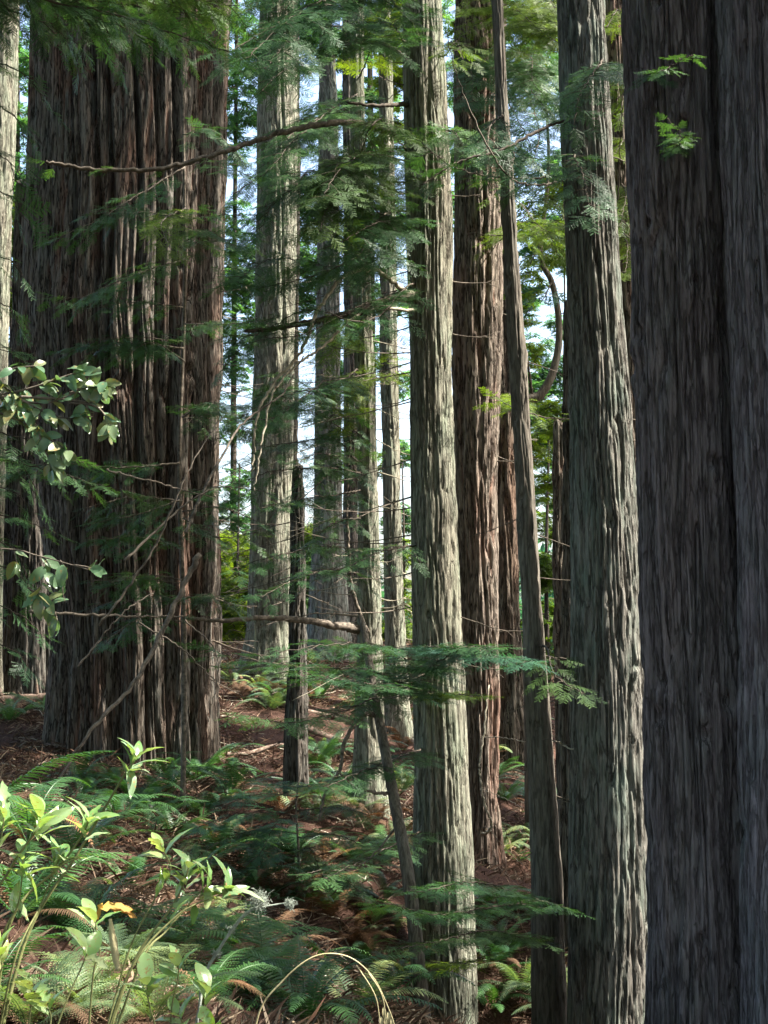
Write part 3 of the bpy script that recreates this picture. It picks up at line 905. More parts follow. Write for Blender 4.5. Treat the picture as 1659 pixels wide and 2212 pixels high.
# top band of dark boughs over the huge trunk (limbs of a conifer standing to the left of the view)
lc = thing('conifer', (-5.2, 10.5, float(gz(-5.2, 10.5))), 'conifer at the left whose dark boughs droop across the top of the huge trunk', 'tree')
gg = Geo()
gg.tube([(-5.2, 10.5, gz(-5.2, 10.5) - 0.2), (-5.15, 10.5, 4), (-5.1, 10.5, 9)], [0.2, 0.17, 0.1], 14, 0.1)
gg.obj('trunk', M['bark_dark'], lc, True)
for k in range(20):
    v0 = RNG.uniform(-170, 75)
    u1 = RNG.uniform(120, 520)
    dd = RNG.uniform(9.0, 12.0)
    bough(lc, [(-480, v0 - 60, 10.5), (-150, v0 - 90, dd), (u1 * 0.4, v0 - 35, dd), (u1, v0 + RNG.uniform(-5, 60), dd)], r0=0.02, side=0.6, step=0.11, spr=0.2,
          kind='fine', mat=['needles', 'needles', 'needles_olive'][k % 3], f0=0.35, tilt=0.7, dens=0.9, wood='wood_dark')
for (v0, u1, vv) in [(240, 60, 330), (150, 110, 240), (420, 40, 480), (1180, 60, 1250), (950, 180, 1000), (1010, 260, 1060), (980, 90, 1100), (340, 30, 420), (760, 60, 790), (830, 40, 860), (900, 110, 950), (1060, 70, 1110), (1120, 120, 1150), (1230, 70, 1280), (560, 50, 600), (660, 40, 700), (1320, 90, 1370), (1400, 60, 1440)]:
    bough(lc, [(-480, v0 - 40, 10.5), (-150, v0 - 40, 10.2), (u1 * 0.3, v0, 10), (u1, vv, 10)], r0=0.014, side=0.35, step=0.16, spr=0.19, f0=0.4, tilt=0.5,
          dens=0.75, wood='wood_dark')

# boughs of the middle trunks
for (k, pts, kw) in [
    ('T7', [(880, 120, 15.5), (820, 90, 14.5), (740, 90, 13.5), (640, 130, 12.8), (560, 200, 12.3)], dict(side=0.7, mat='needles')),
    ('T7', [(880, 30, 15.5), (800, -30, 14.5), (700, 0, 13.5), (600, 50, 12.8), (500, 110, 12.3)], dict(side=0.8, mat='needles')),
    ('T7', [(880, -40, 15.5), (780, -90, 14.5), (640, -60, 13.5), (540, 20, 12.8)], dict(side=0.8, mat='needles')),
    ('T7', [(880, 420, 15.5), (800, 400, 14.3), (720, 430, 13.3), (690, 500, 12.8)], dict(side=0.6, mat='needles_olive')),
    ('T7', [(880, 350, 15.5), (800, 330, 14.0), (740, 360, 13.0), (700, 420, 12.5)], dict(side=0.6, mat='needles_olive')),
    ('T7', [(880, 480, 15.5), (820, 480, 14.3), (740, 520, 13.3), (640, 560, 12.9)], dict(side=0.5, mat='needles')),
    ('T7', [(880, 500, 15.5), (780, 430, 14.3), (690, 390, 13.6), (600, 430, 13.2), (560, 500, 13)], dict(side=0.6, mat='needles')),
    ('T7', [(885, 560, 15.5), (780, 560, 14.5), (660, 600, 13.8), (560, 620, 13.5), (490, 600, 13.2)], dict(side=0.5, mat='needles')),
    ('T7', [(885, 640, 15.3), (780, 660, 14.5), (660, 720, 13.8), (540, 740, 13.5), (480, 800, 13.2)], dict(side=0.4, mat='needles', dens=0.6)),
    ('T5', [(768, 230, 18.4), (700, 250, 17.0), (620, 300, 16.0), (560, 380, 15.4), (500, 420, 15)], dict(side=0.6, mat='needles')),
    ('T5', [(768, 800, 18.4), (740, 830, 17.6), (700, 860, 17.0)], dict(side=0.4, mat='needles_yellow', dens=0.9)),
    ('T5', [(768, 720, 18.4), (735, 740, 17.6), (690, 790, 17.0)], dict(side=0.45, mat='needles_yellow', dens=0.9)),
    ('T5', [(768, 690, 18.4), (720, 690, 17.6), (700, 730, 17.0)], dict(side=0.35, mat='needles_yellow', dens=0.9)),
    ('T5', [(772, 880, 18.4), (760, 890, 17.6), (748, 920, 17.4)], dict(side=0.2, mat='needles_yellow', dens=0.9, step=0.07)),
    ('T5', [(772, 1060, 18.4), (720, 1070, 17.4), (640, 1080, 16.6), (560, 1100, 16)], dict(side=0.4, mat='needles', dens=0.6)),
    ('T5', [(772, 1120, 18.4), (720, 1130, 17.4), (660, 1180, 16.6)], dict(side=0.4, mat='needles', dens=0.6)),
    ('T5', [(772, 960, 18.4), (700, 900, 17.2), (600, 880, 16.6), (540, 930, 16.2)], dict(side=0.5, mat='needles', dens=0.7)),
    ('T5', [(772, 1020, 18.4), (700, 1010, 17.2), (580, 1020, 16.6), (500, 1060, 16.2)], dict(side=0.45, mat='needles', dens=0.6)),
    ('T5', [(820, 820, 18.4), (830, 790, 17.6), (850, 770, 17.2)], dict(side=0.3, mat='needles_yellow', dens=0.9)),
    ('T5', [(812, 560, 18.4), (840, 470, 17.6), (850, 400, 17.2)], dict(side=0.5, mat='needles_olive', dens=0.9)),
    ('T5', [(780, 160, 18.4), (820, 60, 17.2), (850, 10, 16.8)], dict(side=0.6, mat='needles_yellow', dens=0.7)),
    ('T6', [(850, 40, 24), (860, 70, 23), (872, 120, 22)], dict(side=0.6, mat='needles_yellow', kind='mid', spr=0.3)),
    ('T7', [(958, 280, 15.4), (985, 290, 14.6), (1005, 330, 14.0)], dict(side=0.35, mat='needles', dens=1)),
    ('T7', [(960, 120, 15.4), (985, 90, 14.8), (1000, 130, 14.4)], dict(side=0.35, mat='needles_yellow', dens=0.6)),
    ('T8', [(1072, 120, 19.5), (1110, 150, 18.0), (1160, 210, 17.0), (1190, 260, 16.6)], dict(side=0.7, mat='needles', kind='fine')),
    ('T8', [(1072, 30, 19.5), (1110, 20, 18.0), (1160, 60, 17.0), (1200, 90, 16.6)], dict(side=0.8, mat='needles_yellow')),
    ('T8', [(1072, -20, 19.5), (1110, -60, 18.0), (1160, -30, 17.0), (1200, 20, 16.6)], dict(side=0.8, mat='needles_yellow')),
    ('T8', [(1076, 200, 19.5), (1120, 260, 18.0), (1150, 340, 17.2), (1120, 400, 16.8)], dict(side=0.6, mat='needles_blue', dens=0.7)),
    ('T9', [(1090, 300, 13.3), (1110, 330, 12.8), (1100, 380, 12.4)], dict(side=0.35, mat='needles', dens=0.9)),
    ('T9', [(1085, 250, 13.3), (1060, 270, 12.8), (1050, 330, 12.4)], dict(side=0.35, mat='needles', dens=0.9)),
    ('T8', [(1080, 520, 19.5), (1130, 480, 18.0), (1180, 500, 17.2), (1210, 560, 16.8)], dict(side=0.5, mat='needles_yellow', dens=0.6)),
    ('T8', [(1010, 120, 19.5), (1020, 160, 17.8), (1020, 220, 17.0)], dict(side=0.4, mat='needles', dens=0.8)),
    ('T10', [(1300, 130, 12.9), (1280, 160, 11.6), (1250, 210, 11.0), (1240, 280, 10.8)], dict(side=0.32, mat='needles')),
    ('T10', [(1240, 330, 12.9), (1260, 380, 11.6), (1270, 430, 11.0), (1280, 470, 10.8)], dict(side=0.22, mat='needles', dens=0.5)),
    ('T10b', [(1345, 60, 17.3), (1335, 20, 16.2), (1310, 60, 15.6)], dict(side=0.5, mat='needles_yellow', dens=0.8)),
    ('T10b', [(1330, 140, 17.3), (1350, 170, 16.2), (1340, 260, 15.6)], dict(side=0.5, mat='needles_yellow', dens=0.6)),
    ('T10b', [(1350, 330, 17.3), (1350, 300, 16.2), (1330, 330, 15.6)], dict(side=0.5, mat='needles_yellow', dens=0.9)),
    ('T10b', [(1345, 400, 17.3), (1352, 420, 16.2), (1340, 490, 15.6)], dict(side=0.5, mat='needles_yellow', dens=0.8)),
    ('T10b', [(1345, 500, 17.3), (1355, 530, 16.2), (1352, 590, 15.6)], dict(side=0.4, mat='needles_yellow', dens=0.8)),
    ('T8b', [(1100, 850, 25.2), (1120, 870, 22), (1130, 860, 20)], dict(side=0.3, mat='needles_yellow', dens=0.6)),
    ('T11', [(1400, 160, 8.6), (1440, 150, 8.2), (1470, 130, 8.0), (1500, 118, 7.9)], dict(side=0.13, mat='needles', step=0.07, spr=0.1, r0=0.006)),
    ('T11', [(1450, 300, 8.5), (1470, 290, 8.1), (1440, 255, 8.0)], dict(side=0.08, mat='needles', step=0.07, spr=0.09, r0=0.005)),
    ('T11', [(1460, 320, 8.5), (1475, 300, 8.1), (1490, 285, 8.0)], dict(side=0.08, mat='needles', step=0.07, spr=0.09, r0=0.005)),
    ('T5', [(772, 860, 18.4), (700, 840, 16.5), (600, 860, 15), (520, 900, 14.4)], dict(side=0.5, mat='needles', dens=0.45)),
    ('T5', [(772, 1240, 18.4), (720, 1230, 16.8), (640, 1250, 15.6), (560, 1290, 15)], dict(side=0.5, mat='needles', dens=0.45)),
    ('T5', [(772, 1000, 18.4), (700, 980, 17), (640, 1000, 16)], dict(side=0.4, mat='needles_olive', dens=0.5)),
    ('T7', [(885, 1180, 15.4), (830, 1190, 14.5), (760, 1220, 13.8)], dict(side=0.4, mat='needles', dens=0.4)),
    ('T7', [(905, 1620, 15.3), (800, 1660, 13.2), (700, 1700, 12.2)], dict(side=0.4, mat='needles', droop=0.1, tilt=0.3, dens=0.7)),
    ('T7', [(905, 1800, 15.3), (800, 1850, 13.2), (700, 1900, 12.0)], dict(side=0.4, mat='needles', droop=0.1, tilt=0.3, dens=0.7)),
    # low horizontal fans
    ('T7', [(905, 1490, 15.3), (800, 1450, 13.2), (650, 1440, 11.8), (520, 1420, 11.2), (440, 1400, 11)], dict(side=0.55, mat='needles', droop=0.1, tilt=0.25, r0=0.018, dens=0.6, step=0.12)),
    ('T7', [(905, 1440, 15.3), (840, 1400, 13.2), (740, 1390, 11.8), (600, 1410, 11.2)], dict(side=0.5, mat='needles', droop=0.1, tilt=0.25, dens=0.6, step=0.12)),
    ('T7', [(905, 1400, 15.3), (980, 1400, 13.6), (1080, 1420, 12.6), (1150, 1430, 12)], dict(side=0.45, mat='needles_blue', droop=0.1, tilt=0.25)),
    ('T7', [(930, 1500, 15.2), (850, 1490, 13.2), (760, 1470, 12.0), (640, 1455, 11.4)], dict(side=0.4, mat='needles', droop=0.1, tilt=0.15, dens=0.5)),
    ('T7', [(905, 1440, 15.3), (930, 1440, 13.6), (1000, 1400, 12.8), (1060, 1400, 12.2)], dict(side=0.4, mat='needles', droop=0.1, tilt=0.3)),
    ('T7', [(940, 1500, 15.2), (980, 1500, 14.2), (1040, 1505, 13.6)], dict(side=0.22, mat='needles_yellow', droop=0.0, tilt=0.1, step=0.08)),
    ('T7', [(905, 1460, 15.2), (780, 1520, 13.4), (640, 1560, 12.4), (520, 1540, 12)], dict(side=0.5, mat='needles', droop=0.1, tilt=0.25, dens=0.7)),
    ('T5', [(772, 1190, 18.2), (700, 1180, 17), (600, 1200, 16), (500, 1230, 15.4)], dict(side=0.4, mat='needles', dens=0.4)),
    ('T9', [(1215, 1960, 13.0), (1120, 1930, 12.2), (1020, 1905, 11.6), (900, 1930, 11)], dict(side=0.4, mat='needles', droop=0.05, tilt=0.2)),
    ('T9', [(1160, 1950, 13.0), (1060, 1960, 12.0), (940, 1975, 11.2), (840, 1950, 10.8)], dict(side=0.4, mat='needles', droop=0.05, tilt=0.2)),
    ('T9', [(1160, 2030, 13.0), (1060, 2010, 12.0), (960, 2030, 11.2), (860, 2050, 10.8)], dict(side=0.35, mat='needles_olive', droop=0.05, tilt=0.15)),
    ('T7', [(905, 2100, 15.2), (960, 2080, 13.6), (1010, 2080, 12.6), (1060, 2060, 12.2)], dict(side=0.3, mat='needles_yellow', droop=0.0, tilt=0.1, dens=0.5)),
    ('T9', [(1180, 1400, 13.1), (1200, 1460, 12), (1260, 1500, 11.4)], dict(side=0.2, mat='needles_olive', dens=0.4)),
]:
    kk = dict(kind='fine', step=0.10, spr=0.21, r0=0.012, wood='wood_dark')
    kk.update(kw)
    bough(R_(k), pts, **kk)
    if len(pts) > 3 and kk['side'] > 0.35 and pts[0][1] < 1100:
        # a second, shorter bough just above it on the same side
        q = [(pts[0][0], pts[0][1] - 25, pts[0][2])] + [(a + RNG.uniform(-15, 35), b + RNG.uniform(-75, 45), c + RNG.uniform(-0.4, 0.8)) for a, b, c in pts[1:]]
        bough(R_(k), q, **kk)

# a low dark conifer sapling, lower middle
sp_ = ghit(640, 1960)
sap = thing('conifer_sapling', sp_, 'low dark conifer sapling with flat drooping sprays on the fern slope', 'tree')
gg = Geo()
sd0 = float(sp_[1])
gg.tube(smooth_path([sp_ - np.array([0, 0, 0.1]), P(645, 1850, sd0), P(640, 1740, sd0), P(650, 1650, sd0)], 8), np.linspace(0.018, 0.004, 25), 6, 0.2)
gg.obj('trunk', M['wood'], sap, True)
for (v0, u1, v1) in [(1720, 480, 1740), (1760, 420, 1790), (1750, 800, 1760), (1800, 450, 1830), (1810, 820, 1850), (1850, 500, 1890), (1880, 780, 1930), (1700, 560, 1690), (1780, 560, 1850), (1840, 700, 1900), (1700, 730, 1700)]:
    bough(sap, [(643, v0, sd0), ((643 + u1) / 2, v0 - 5, sd0 - 0.25), (u1, v1, sd0 - 0.6)], r0=0.008, side=0.34, step=0.10, spr=0.17, mat='needles_blue' if u1 < 700 else 'needles', droop=0.1, tilt=0.3, wood='wood_dark')

# dead twigs bristling from the middle trunks
rr = np.random.default_rng(5)
dead_twigs('T6', rr.uniform(560, 1400, 40), [1] * 32 + [-1] * 8, rr.uniform(0.25, 0.6, 40), 0.4)
dead_twigs('T5', rr.uniform(450, 1350, 30), [1] * 12 + [-1] * 18, rr.uniform(0.2, 0.7, 30), 0.5)
dead_twigs('T2', rr.uniform(400, 1300, 22), [1, -1] * 11, rr.uniform(0.3, 0.9, 22), 0.5, r=0.008)
dead_twigs('T8b', rr.uniform(900, 1500, 8), [1, -1] * 4, rr.uniform(0.2, 0.5, 8), -0.3)
dead_twigs('T8', rr.uniform(200, 1500, 14), [1, -1] * 7, rr.uniform(0.3, 0.7, 14), 0.5, wood='wood')
dead_twigs('T7', rr.uniform(100, 1500, 18), [1, -1, -1] * 6, rr.uniform(0.2, 0.6, 18), 0.5, wood='wood')
dead_twigs('T3', rr.uniform(1050, 1600, 8), [1, -1] * 4, rr.uniform(0.2, 0.5, 8), 0.5, wood='wood')
dead_twigs('T10', rr.uniform(100, 1800, 6), [-1, 1] * 3, rr.uniform(0.15, 0.4, 6), 0.4, wood='wood')
dead_twigs('T1', rr.uniform(100, 1400, 14), [1] * 14, rr.uniform(0.3, 0.9, 14), 0.5, wood='wood')

dead_twigs('T7', rr.uniform(500, 1500, 16), [-1] * 16, rr.uniform(0.6, 1.5, 16), 0.3, wood='wood', r=0.008)
dead_twigs('T5', rr.uniform(700, 1450, 16), [-1] * 16, rr.uniform(0.6, 1.4, 16), 0.3, wood='wood_pale', r=0.008)
dead_twigs('T2', rr.uniform(700, 1400, 12), [-1] * 8 + [1] * 4, rr.uniform(0.6, 1.3, 12), 0.3, wood='wood', r=0.009)
dead_twigs('T1', rr.uniform(700, 1500, 16), [1] * 16, rr.uniform(0.6, 1.6, 16), 0.3, wood='wood', r=0.010)
dead_twigs('T3', rr.uniform(1030, 1600, 8), [-1] * 8, rr.uniform(0.6, 1.2, 8), 0.2, wood='wood', r=0.007)
dead_twigs('T9', rr.uniform(500, 1900, 10), [-1, 1] * 5, rr.uniform(0.2, 0.7, 10), 0.2, wood='wood', r=0.006)

# bent small tree in front of the slim half lit trunk
bt = ghit(918, 2210, 5)
bt = P(915, 2230, 13.0)
bt[2] = float(gz(bt[0], bt[1]))
bent = thing('bent_tree', bt, 'thin bent tree with pale arching side limbs, leaning left of the pale redwood', 'tree')
gg = Geo()
bp_ = smooth_path([bt - np.array([0, 0, 0.2]), P(915, 2212, 13.0), P(895, 2000, 13.1), P(878, 1870, 13.2), P(850, 1720, 13.4), P(826, 1590, 13.6), P(808, 1500, 13.8), P(790, 1380, 14), P(778, 1330, 14.1)], 12)
gg.tube(bp_, np.interp(np.arange(len(bp_)), [0, len(bp_) - 1], [0.075, 0.028]), 14, 0.12)
gg.obj('trunk', M['bark_smooth'], bent, True)
bough(bent, [(812, 1545, 13.7), (785, 1545, 13.6), (745, 1600, 13.4), (735, 1660, 13.3), (705, 1710, 13.2), (690, 1770, 13.1)], r0=0.026, r1=0.012, leafy=False, name='arching_limb', wood='wood')
bough(bent, [(838, 1715, 13.4), (800, 1710, 13.2), (760, 1690, 13), (730, 1668, 12.9)], r0=0.018, r1=0.008, leafy=False, name='arching_limb', wood='wood')
bough(bent, [(775, 1330, 14.1), (680, 1325, 14), (600, 1345, 13.9)], r0=0.014, leafy=False, name='arching_limb', wood='wood')
bough(bent, [(862, 1780, 13.4), (780, 1870, 13), (700, 1880, 12.6), (640, 1890, 12.4)], r0=0.012, leafy=False, name='arching_limb', wood='wood')

# curved tree in the gap at the right
ct = P(1146, 1500, 21.5)
ct[2] = float(gz(ct[0], ct[1]))
cur = thing('curved_tree', ct, 'tree whose brown limb hooks upward in the sky gap beside the smooth leaning trunk', 'tree')
gg = Geo()
pth = smooth_path([ct - np.array([0, 0, 0.2]), P(1140, 1200, 21.5), P(1128, 920, 21.5), P(1135, 868, 21.5), P(1165, 855, 21.5), P(1190, 815, 21.5), P(1206, 750, 21.5), P(1206, 680, 21.5), P(1192, 610, 21.5), P(1172, 570, 21.6), P(1168, 520, 21.7), P(1180, 430, 21.8), P(1185, 330, 22), P(1178, 200, 22)], 10)
gg.tube(pth, np.interp(np.arange(len(pth)), [0, 30, 60, len(pth) - 1], [0.10, 0.08, 0.055, 0.02]), 12, 0.1)
gg.obj('trunk', M['bark_smooth'], cur, True)
for pts, kw in [([(1150, 860, 21.5), (1138, 770, 21.3), (1120, 700, 21)], dict(leafy=False, r0=0.03, wood='wood_dark')),
                ([(1185, 400, 21.8), (1150, 430, 21), (1120, 500, 20.6)], dict(mat='needles_yellow', side=0.7)),
                ([(1180, 440, 21.8), (1210, 450, 21), (1225, 520, 20.6)], dict(mat='needles_yellow', side=0.7)),
                ([(1180, 380, 21.8), (1160, 360, 21), (1130, 300, 20.6)], dict(mat='needles', side=0.7, dens=0.6)),
                ([(1170, 540, 21.6), (1150, 560, 21), (1118, 640, 20.6)], dict(mat='needles_yellow', side=0.5, dens=0.6)),
                ([(1192, 610, 21.5), (1170, 650, 21), (1130, 680, 20.6)], dict(mat='needles_blue', side=0.6, dens=0.6)),
                                ([(1182, 240, 21.9), (1150, 200, 21), (1110, 230, 20.6)], dict(mat='needles_blue', side=0.8))]:
    kk = dict(kind='mid', step=0.15, spr=0.26, r0=0.015, wood='wood_dark')
    kk.update(kw)
    bough(cur, pts, **kk)

#BACKGROUND#
def bg_tree(name, label, u, d, vtop, clumps, mat, group=None, r=0.18, kind='mid', spr=0.36, trunk=True, wood='bark_dark', sh=0.5):
    base = P(u, 1400, d)
    base[2] = float(gz(base[0], base[1]))
    root = thing(name, base, label, 'tree' if 'shrub' not in name else 'shrub', group)
    if trunk:
        top = P(u + RNG.uniform(-10, 10), vtop, d)
        g1 = Geo()
        g1.tube(smooth_path([base - np.array([0, 0, 0.3]), base * 0.6 + top * 0.4 + np.array([RNG.uniform(-.1, .1), 0, 0]), top], 10), np.linspace(r, r * 0.3, 21), 12, 0.15)
        g1.obj('trunk', M[wood], root, True)
    lf = Geo()
    tw = Geo()
    pos, X, N, SC_ = [], [], [], []
    for (cu, cv, cr, n) in clumps:
        dc = d + RNG.uniform(-0.8, 0.8)
        c = P(cu, cv, dc)
        R = cr * dc / F
        n = int(n * 2.3)
        nb = max(6, int(n / 9))
        for b in range(nb):
            # a small limb through the clump, with sprays either side
            st = c + (RNG.random(3) - 0.5) * 2 * R * np.array([0.9, 0.9, 0.95])
            a = RNG.uniform(0, 2 * math.pi)
            dr = np.array([math.cos(a), math.sin(a), RNG.uniform(-0.8, 0.25)])
            ln = R * RNG.uniform(0.25, 0.7)
            e = st + dr * ln
            tw.tube([st - dr * ln * 0.5, st, e], [0.016, 0.012, 0.004], 3)
            m = max(4, int(n / nb))
            t = RNG.random(m)
            sv = unit(np.cross(dr, UP))
            p = (st - dr * ln * 0.3)[None] + dr * (ln * 1.2 * t)[:, None] + sv * ((RNG.random(m) - 0.5) * sh * ln)[:, None] + (RNG.random((m, 3)) - 0.5) * 0.18 * ln
            sgn = np.sign(RNG.random(m) - 0.5)
            pos.extend(p)
            X.extend(unit(dr) * 0.6 + sv * sgn[:, None] * 0.7 + (RNG.random((m, 3)) - 0.5) * 0.5 - UP * 0.15)
            N.extend(UP + (RNG.random((m, 3)) - 0.5) * 1.3)
            SC_.extend(spr * RNG.uniform(0.6, 1.2, m))
    scatter(lf, kind, pos, X, N, SC_)
    cr_ = tw.obj('crown', M['wood_dark'], root)
    lf.obj('foliage', M[mat], cr_)
    return root


GB = 'trees on the ridge beyond the redwoods'
bg_tree('background_conifer', 'bluish conifer far behind, its crown speckled with sky along the left picture edge', 42, 40, -300,
        [(30, 120, 60, 260), (45, 260, 50, 200), (20, 380, 60, 240), (45, 500, 45, 150), (30, 600, 50, 200), (50, 700, 40, 120), (20, 780, 60, 200)], 'needles_bg', GB)
bg_tree('background_conifer', 'blue green conifer crown far behind, right beside the huge fluted trunk', 505, 42, -300,
        [(500, 20, 60, 170), (540, 110, 60, 260), (500, 210, 55, 200), (520, 270, 50, 160), (490, 330, 35, 70), (490, 470, 40, 110), (510, 560, 55, 330), (500, 650, 60, 300), (520, 740, 55, 260), (490, 820, 40, 90), (500, 930, 40, 50), (520, 1050, 45, 110), (480, 1120, 40, 110), (545, 1130, 30, 70)],
        'needles_bg', GB, r=0.12)
bg_tree('background_conifer', 'conifer far behind with a green crown above the brightest sky gap', 655, 41, -300,
        [(660, 30, 55, 260), (680, 110, 40, 120), (650, 260, 25, 60), (670, 310, 30, 70), (650, 420, 35, 120), (670, 480, 40, 210), (655, 560, 40, 180), (665, 640, 35, 150), (660, 700, 25, 50), (740, 100, 45, 200), (735, 220, 40, 150)],
        'needles_bg', GB, r=0.1, trunk=False)
bg_tree('background_conifer', 'conifer far behind whose crown shows between the slim trunks and pale redwood', 800, 43, -300,
        [(740, 360, 40, 160), (810, 60, 50, 260), (800, 200, 50, 260), (810, 330, 45, 220), (805, 480, 45, 180), (865, 300, 30, 90), (862, 480, 30, 120), (868, 650, 30, 120), (865, 820, 30, 110), (868, 980, 30, 120), (866, 1120, 30, 110), (800, 640, 40, 140), (820, 760, 40, 100), (740, 800, 30, 80), (745, 1000, 40, 100)],
        'needles_bg', GB)
bg_tree('background_conifer', 'dim conifer crown far behind, peeping out right of the pale redwood top', 975, 44, -300,
        [(970, 40, 40, 60), (980, 180, 40, 90), (980, 320, 40, 160), (975, 450, 40, 160)], 'needles_bg', GB, r=0.12, trunk=False)
bg_tree('background_conifer', 'blue green conifer far behind filling the upper sky gap before the big grey redwood', 1150, 40, -300,
        [(1120, 60, 50, 160), (1180, 150, 50, 180), (1130, 170, 30, 60), (1110, 340, 30, 60), (1200, 350, 30, 60), (1160, 520, 45, 220), (1200, 470, 40, 130), (1130, 640, 35, 110), (1160, 750, 30, 60), (1140, 830, 30, 150), (1200, 810, 40, 230), (1160, 900, 60, 420), (1210, 960, 45, 300), (1180, 1060, 35, 120)],
        'needles_bg', GB, r=0.05, trunk=False)
bg_tree('background_conifer', 'shaded conifer far behind with a thin trunk just left of the big grey redwood', 1216, 36, 330,
        [(1215, 560, 25, 60), (1212, 700, 25, 60), (1205, 380, 30, 80)], 'needles_bg', GB, r=0.05)
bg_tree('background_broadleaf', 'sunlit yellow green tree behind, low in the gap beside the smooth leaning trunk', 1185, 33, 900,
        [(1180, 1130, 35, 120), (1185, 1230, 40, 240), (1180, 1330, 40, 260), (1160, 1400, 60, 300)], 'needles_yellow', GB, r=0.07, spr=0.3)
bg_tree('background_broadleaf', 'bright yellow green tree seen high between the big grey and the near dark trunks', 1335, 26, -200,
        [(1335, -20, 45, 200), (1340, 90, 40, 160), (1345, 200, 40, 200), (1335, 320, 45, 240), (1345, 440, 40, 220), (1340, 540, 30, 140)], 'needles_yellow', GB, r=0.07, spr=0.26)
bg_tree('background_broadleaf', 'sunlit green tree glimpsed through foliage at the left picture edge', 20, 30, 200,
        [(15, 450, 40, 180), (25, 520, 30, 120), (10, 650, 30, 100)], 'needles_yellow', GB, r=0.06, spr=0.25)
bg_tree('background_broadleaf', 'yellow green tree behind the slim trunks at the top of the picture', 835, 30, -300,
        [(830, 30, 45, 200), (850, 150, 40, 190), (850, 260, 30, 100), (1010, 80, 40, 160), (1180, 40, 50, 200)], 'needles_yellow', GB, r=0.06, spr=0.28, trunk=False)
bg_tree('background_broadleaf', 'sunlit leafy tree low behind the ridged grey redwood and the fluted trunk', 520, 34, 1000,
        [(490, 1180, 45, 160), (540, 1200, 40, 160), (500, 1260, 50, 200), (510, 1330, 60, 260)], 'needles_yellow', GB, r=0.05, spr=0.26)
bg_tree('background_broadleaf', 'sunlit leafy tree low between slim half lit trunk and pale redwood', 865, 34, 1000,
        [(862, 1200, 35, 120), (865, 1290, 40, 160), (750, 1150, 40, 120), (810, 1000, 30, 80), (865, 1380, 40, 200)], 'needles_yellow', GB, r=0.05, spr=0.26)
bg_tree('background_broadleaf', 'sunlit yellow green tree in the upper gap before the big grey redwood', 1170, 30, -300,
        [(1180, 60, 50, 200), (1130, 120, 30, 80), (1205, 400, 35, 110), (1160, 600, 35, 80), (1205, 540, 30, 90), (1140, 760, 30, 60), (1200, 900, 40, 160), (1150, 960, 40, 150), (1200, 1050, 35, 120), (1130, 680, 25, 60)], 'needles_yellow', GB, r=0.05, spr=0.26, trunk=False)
GS = 'bushes along the ridge behind the trunks'
for (u, v, r, n, mt, lb) in [(505, 1250, 60, 420, 'needles', 'dark green bush on the ridge directly beside the huge fluted trunk'),
                             (500, 1175, 40, 160, 'needles_yellow', 'bright lit bush top above the dark one beside the huge fluted trunk'),
                             (560, 1330, 80, 500, 'needles', 'dark bush low behind the foot of the ridged grey redwood'),
                             (700, 1230, 70, 500, 'needles', 'dark bush under the brightest sky gap behind the snag'),
                             (672, 1145, 22, 50, 'needles_yellow', 'small lit bush top at the bottom of the brightest sky gap'),
                             (700, 1360, 90, 700, 'needles_olive', 'shaded olive bush on the ridge behind the long pale limb'),
                             (850, 1370, 80, 400, 'needles', 'green bush on the ridge between the half lit and pale redwoods'),
                             (1000, 1400, 80, 300, 'needles', 'dark bush on the ridge behind the shaggy red trunk'),
                             (1190, 1470, 60, 300, 'needles_olive', 'olive bush at the bottom of the right hand gap'),
                             (60, 1300, 70, 300, 'needles_olive', 'olive bush behind the hanging grey leaves at the left'),
                             (20, 1180, 60, 260, 'needles', 'dark bush at the left picture edge below the tan redwood'),
                             (1380, 1500, 50, 200, 'needles', 'dark bush in the slit left of the nearest dark redwood')]:
    bg_tree('ridge_shrub', lb, u, 35.5 + RNG.uniform(-1, 1), v, [(u - r * 0.4, v + r * 0.3, r * 0.7, int(n * 0.8)), (u + r * 0.4, v + r * 0.3, r * 0.7, int(n * 0.8)), (u, v, r * 0.7, int(n * 0.8)), (u, v + r * 1.1, r * 0.8, int(n * 0.8))], mt, GS,
            r=0.03, spr=0.30, trunk=True, wood='wood_dark')
# far wood that reads as one mass below the sky line
lf = Geo()
n = 34000
xs = RNG.uniform(-50, 50, n)
ys = RNG.uniform(48, 68, n)
hh = 1.5 + 4.5 * pnoise(xs * 0.35 + 50, ys * 0.2, 211, 8)
side_ = np.abs(xs) / ys > 0.33
hh = np.where(side_, hh + 9, hh)
zz = -6 + (hh + 5.5) * RNG.random(n)
scatter(lf, 'coarse', np.stack([xs, ys, zz], -1), RNG.normal(size=(n, 3)), UP + RNG.normal(size=(n, 3)) * 0.6, RNG.uniform(0.9, 1.6, n))
fw = lf.obj('far_woods', M['needles_blue'])
fw['kind'] = 'stuff'

#UNSEEN SHADE CANOPY#
# unseen redwoods added at right for shade, foliage left open where sun should land
AX = unit(np.cross(UP, S))
BX = np.cross(S, AX)


def ab(p):
    p = np.asarray(p, float)
    return p @ AX, p @ BX


lit = []


def win(u, v, d, r):
    lit.append((*ab(P(u, v, d)), r))


def winline(u0, v0, u1, v1, d, r, n=12, skip=()):
    for i, t in enumerate(np.linspace(0, 1, n)):
        if i not in skip:
            win(u0 + (u1 - u0) * t, v0 + (v1 - v0) * t, d, r)


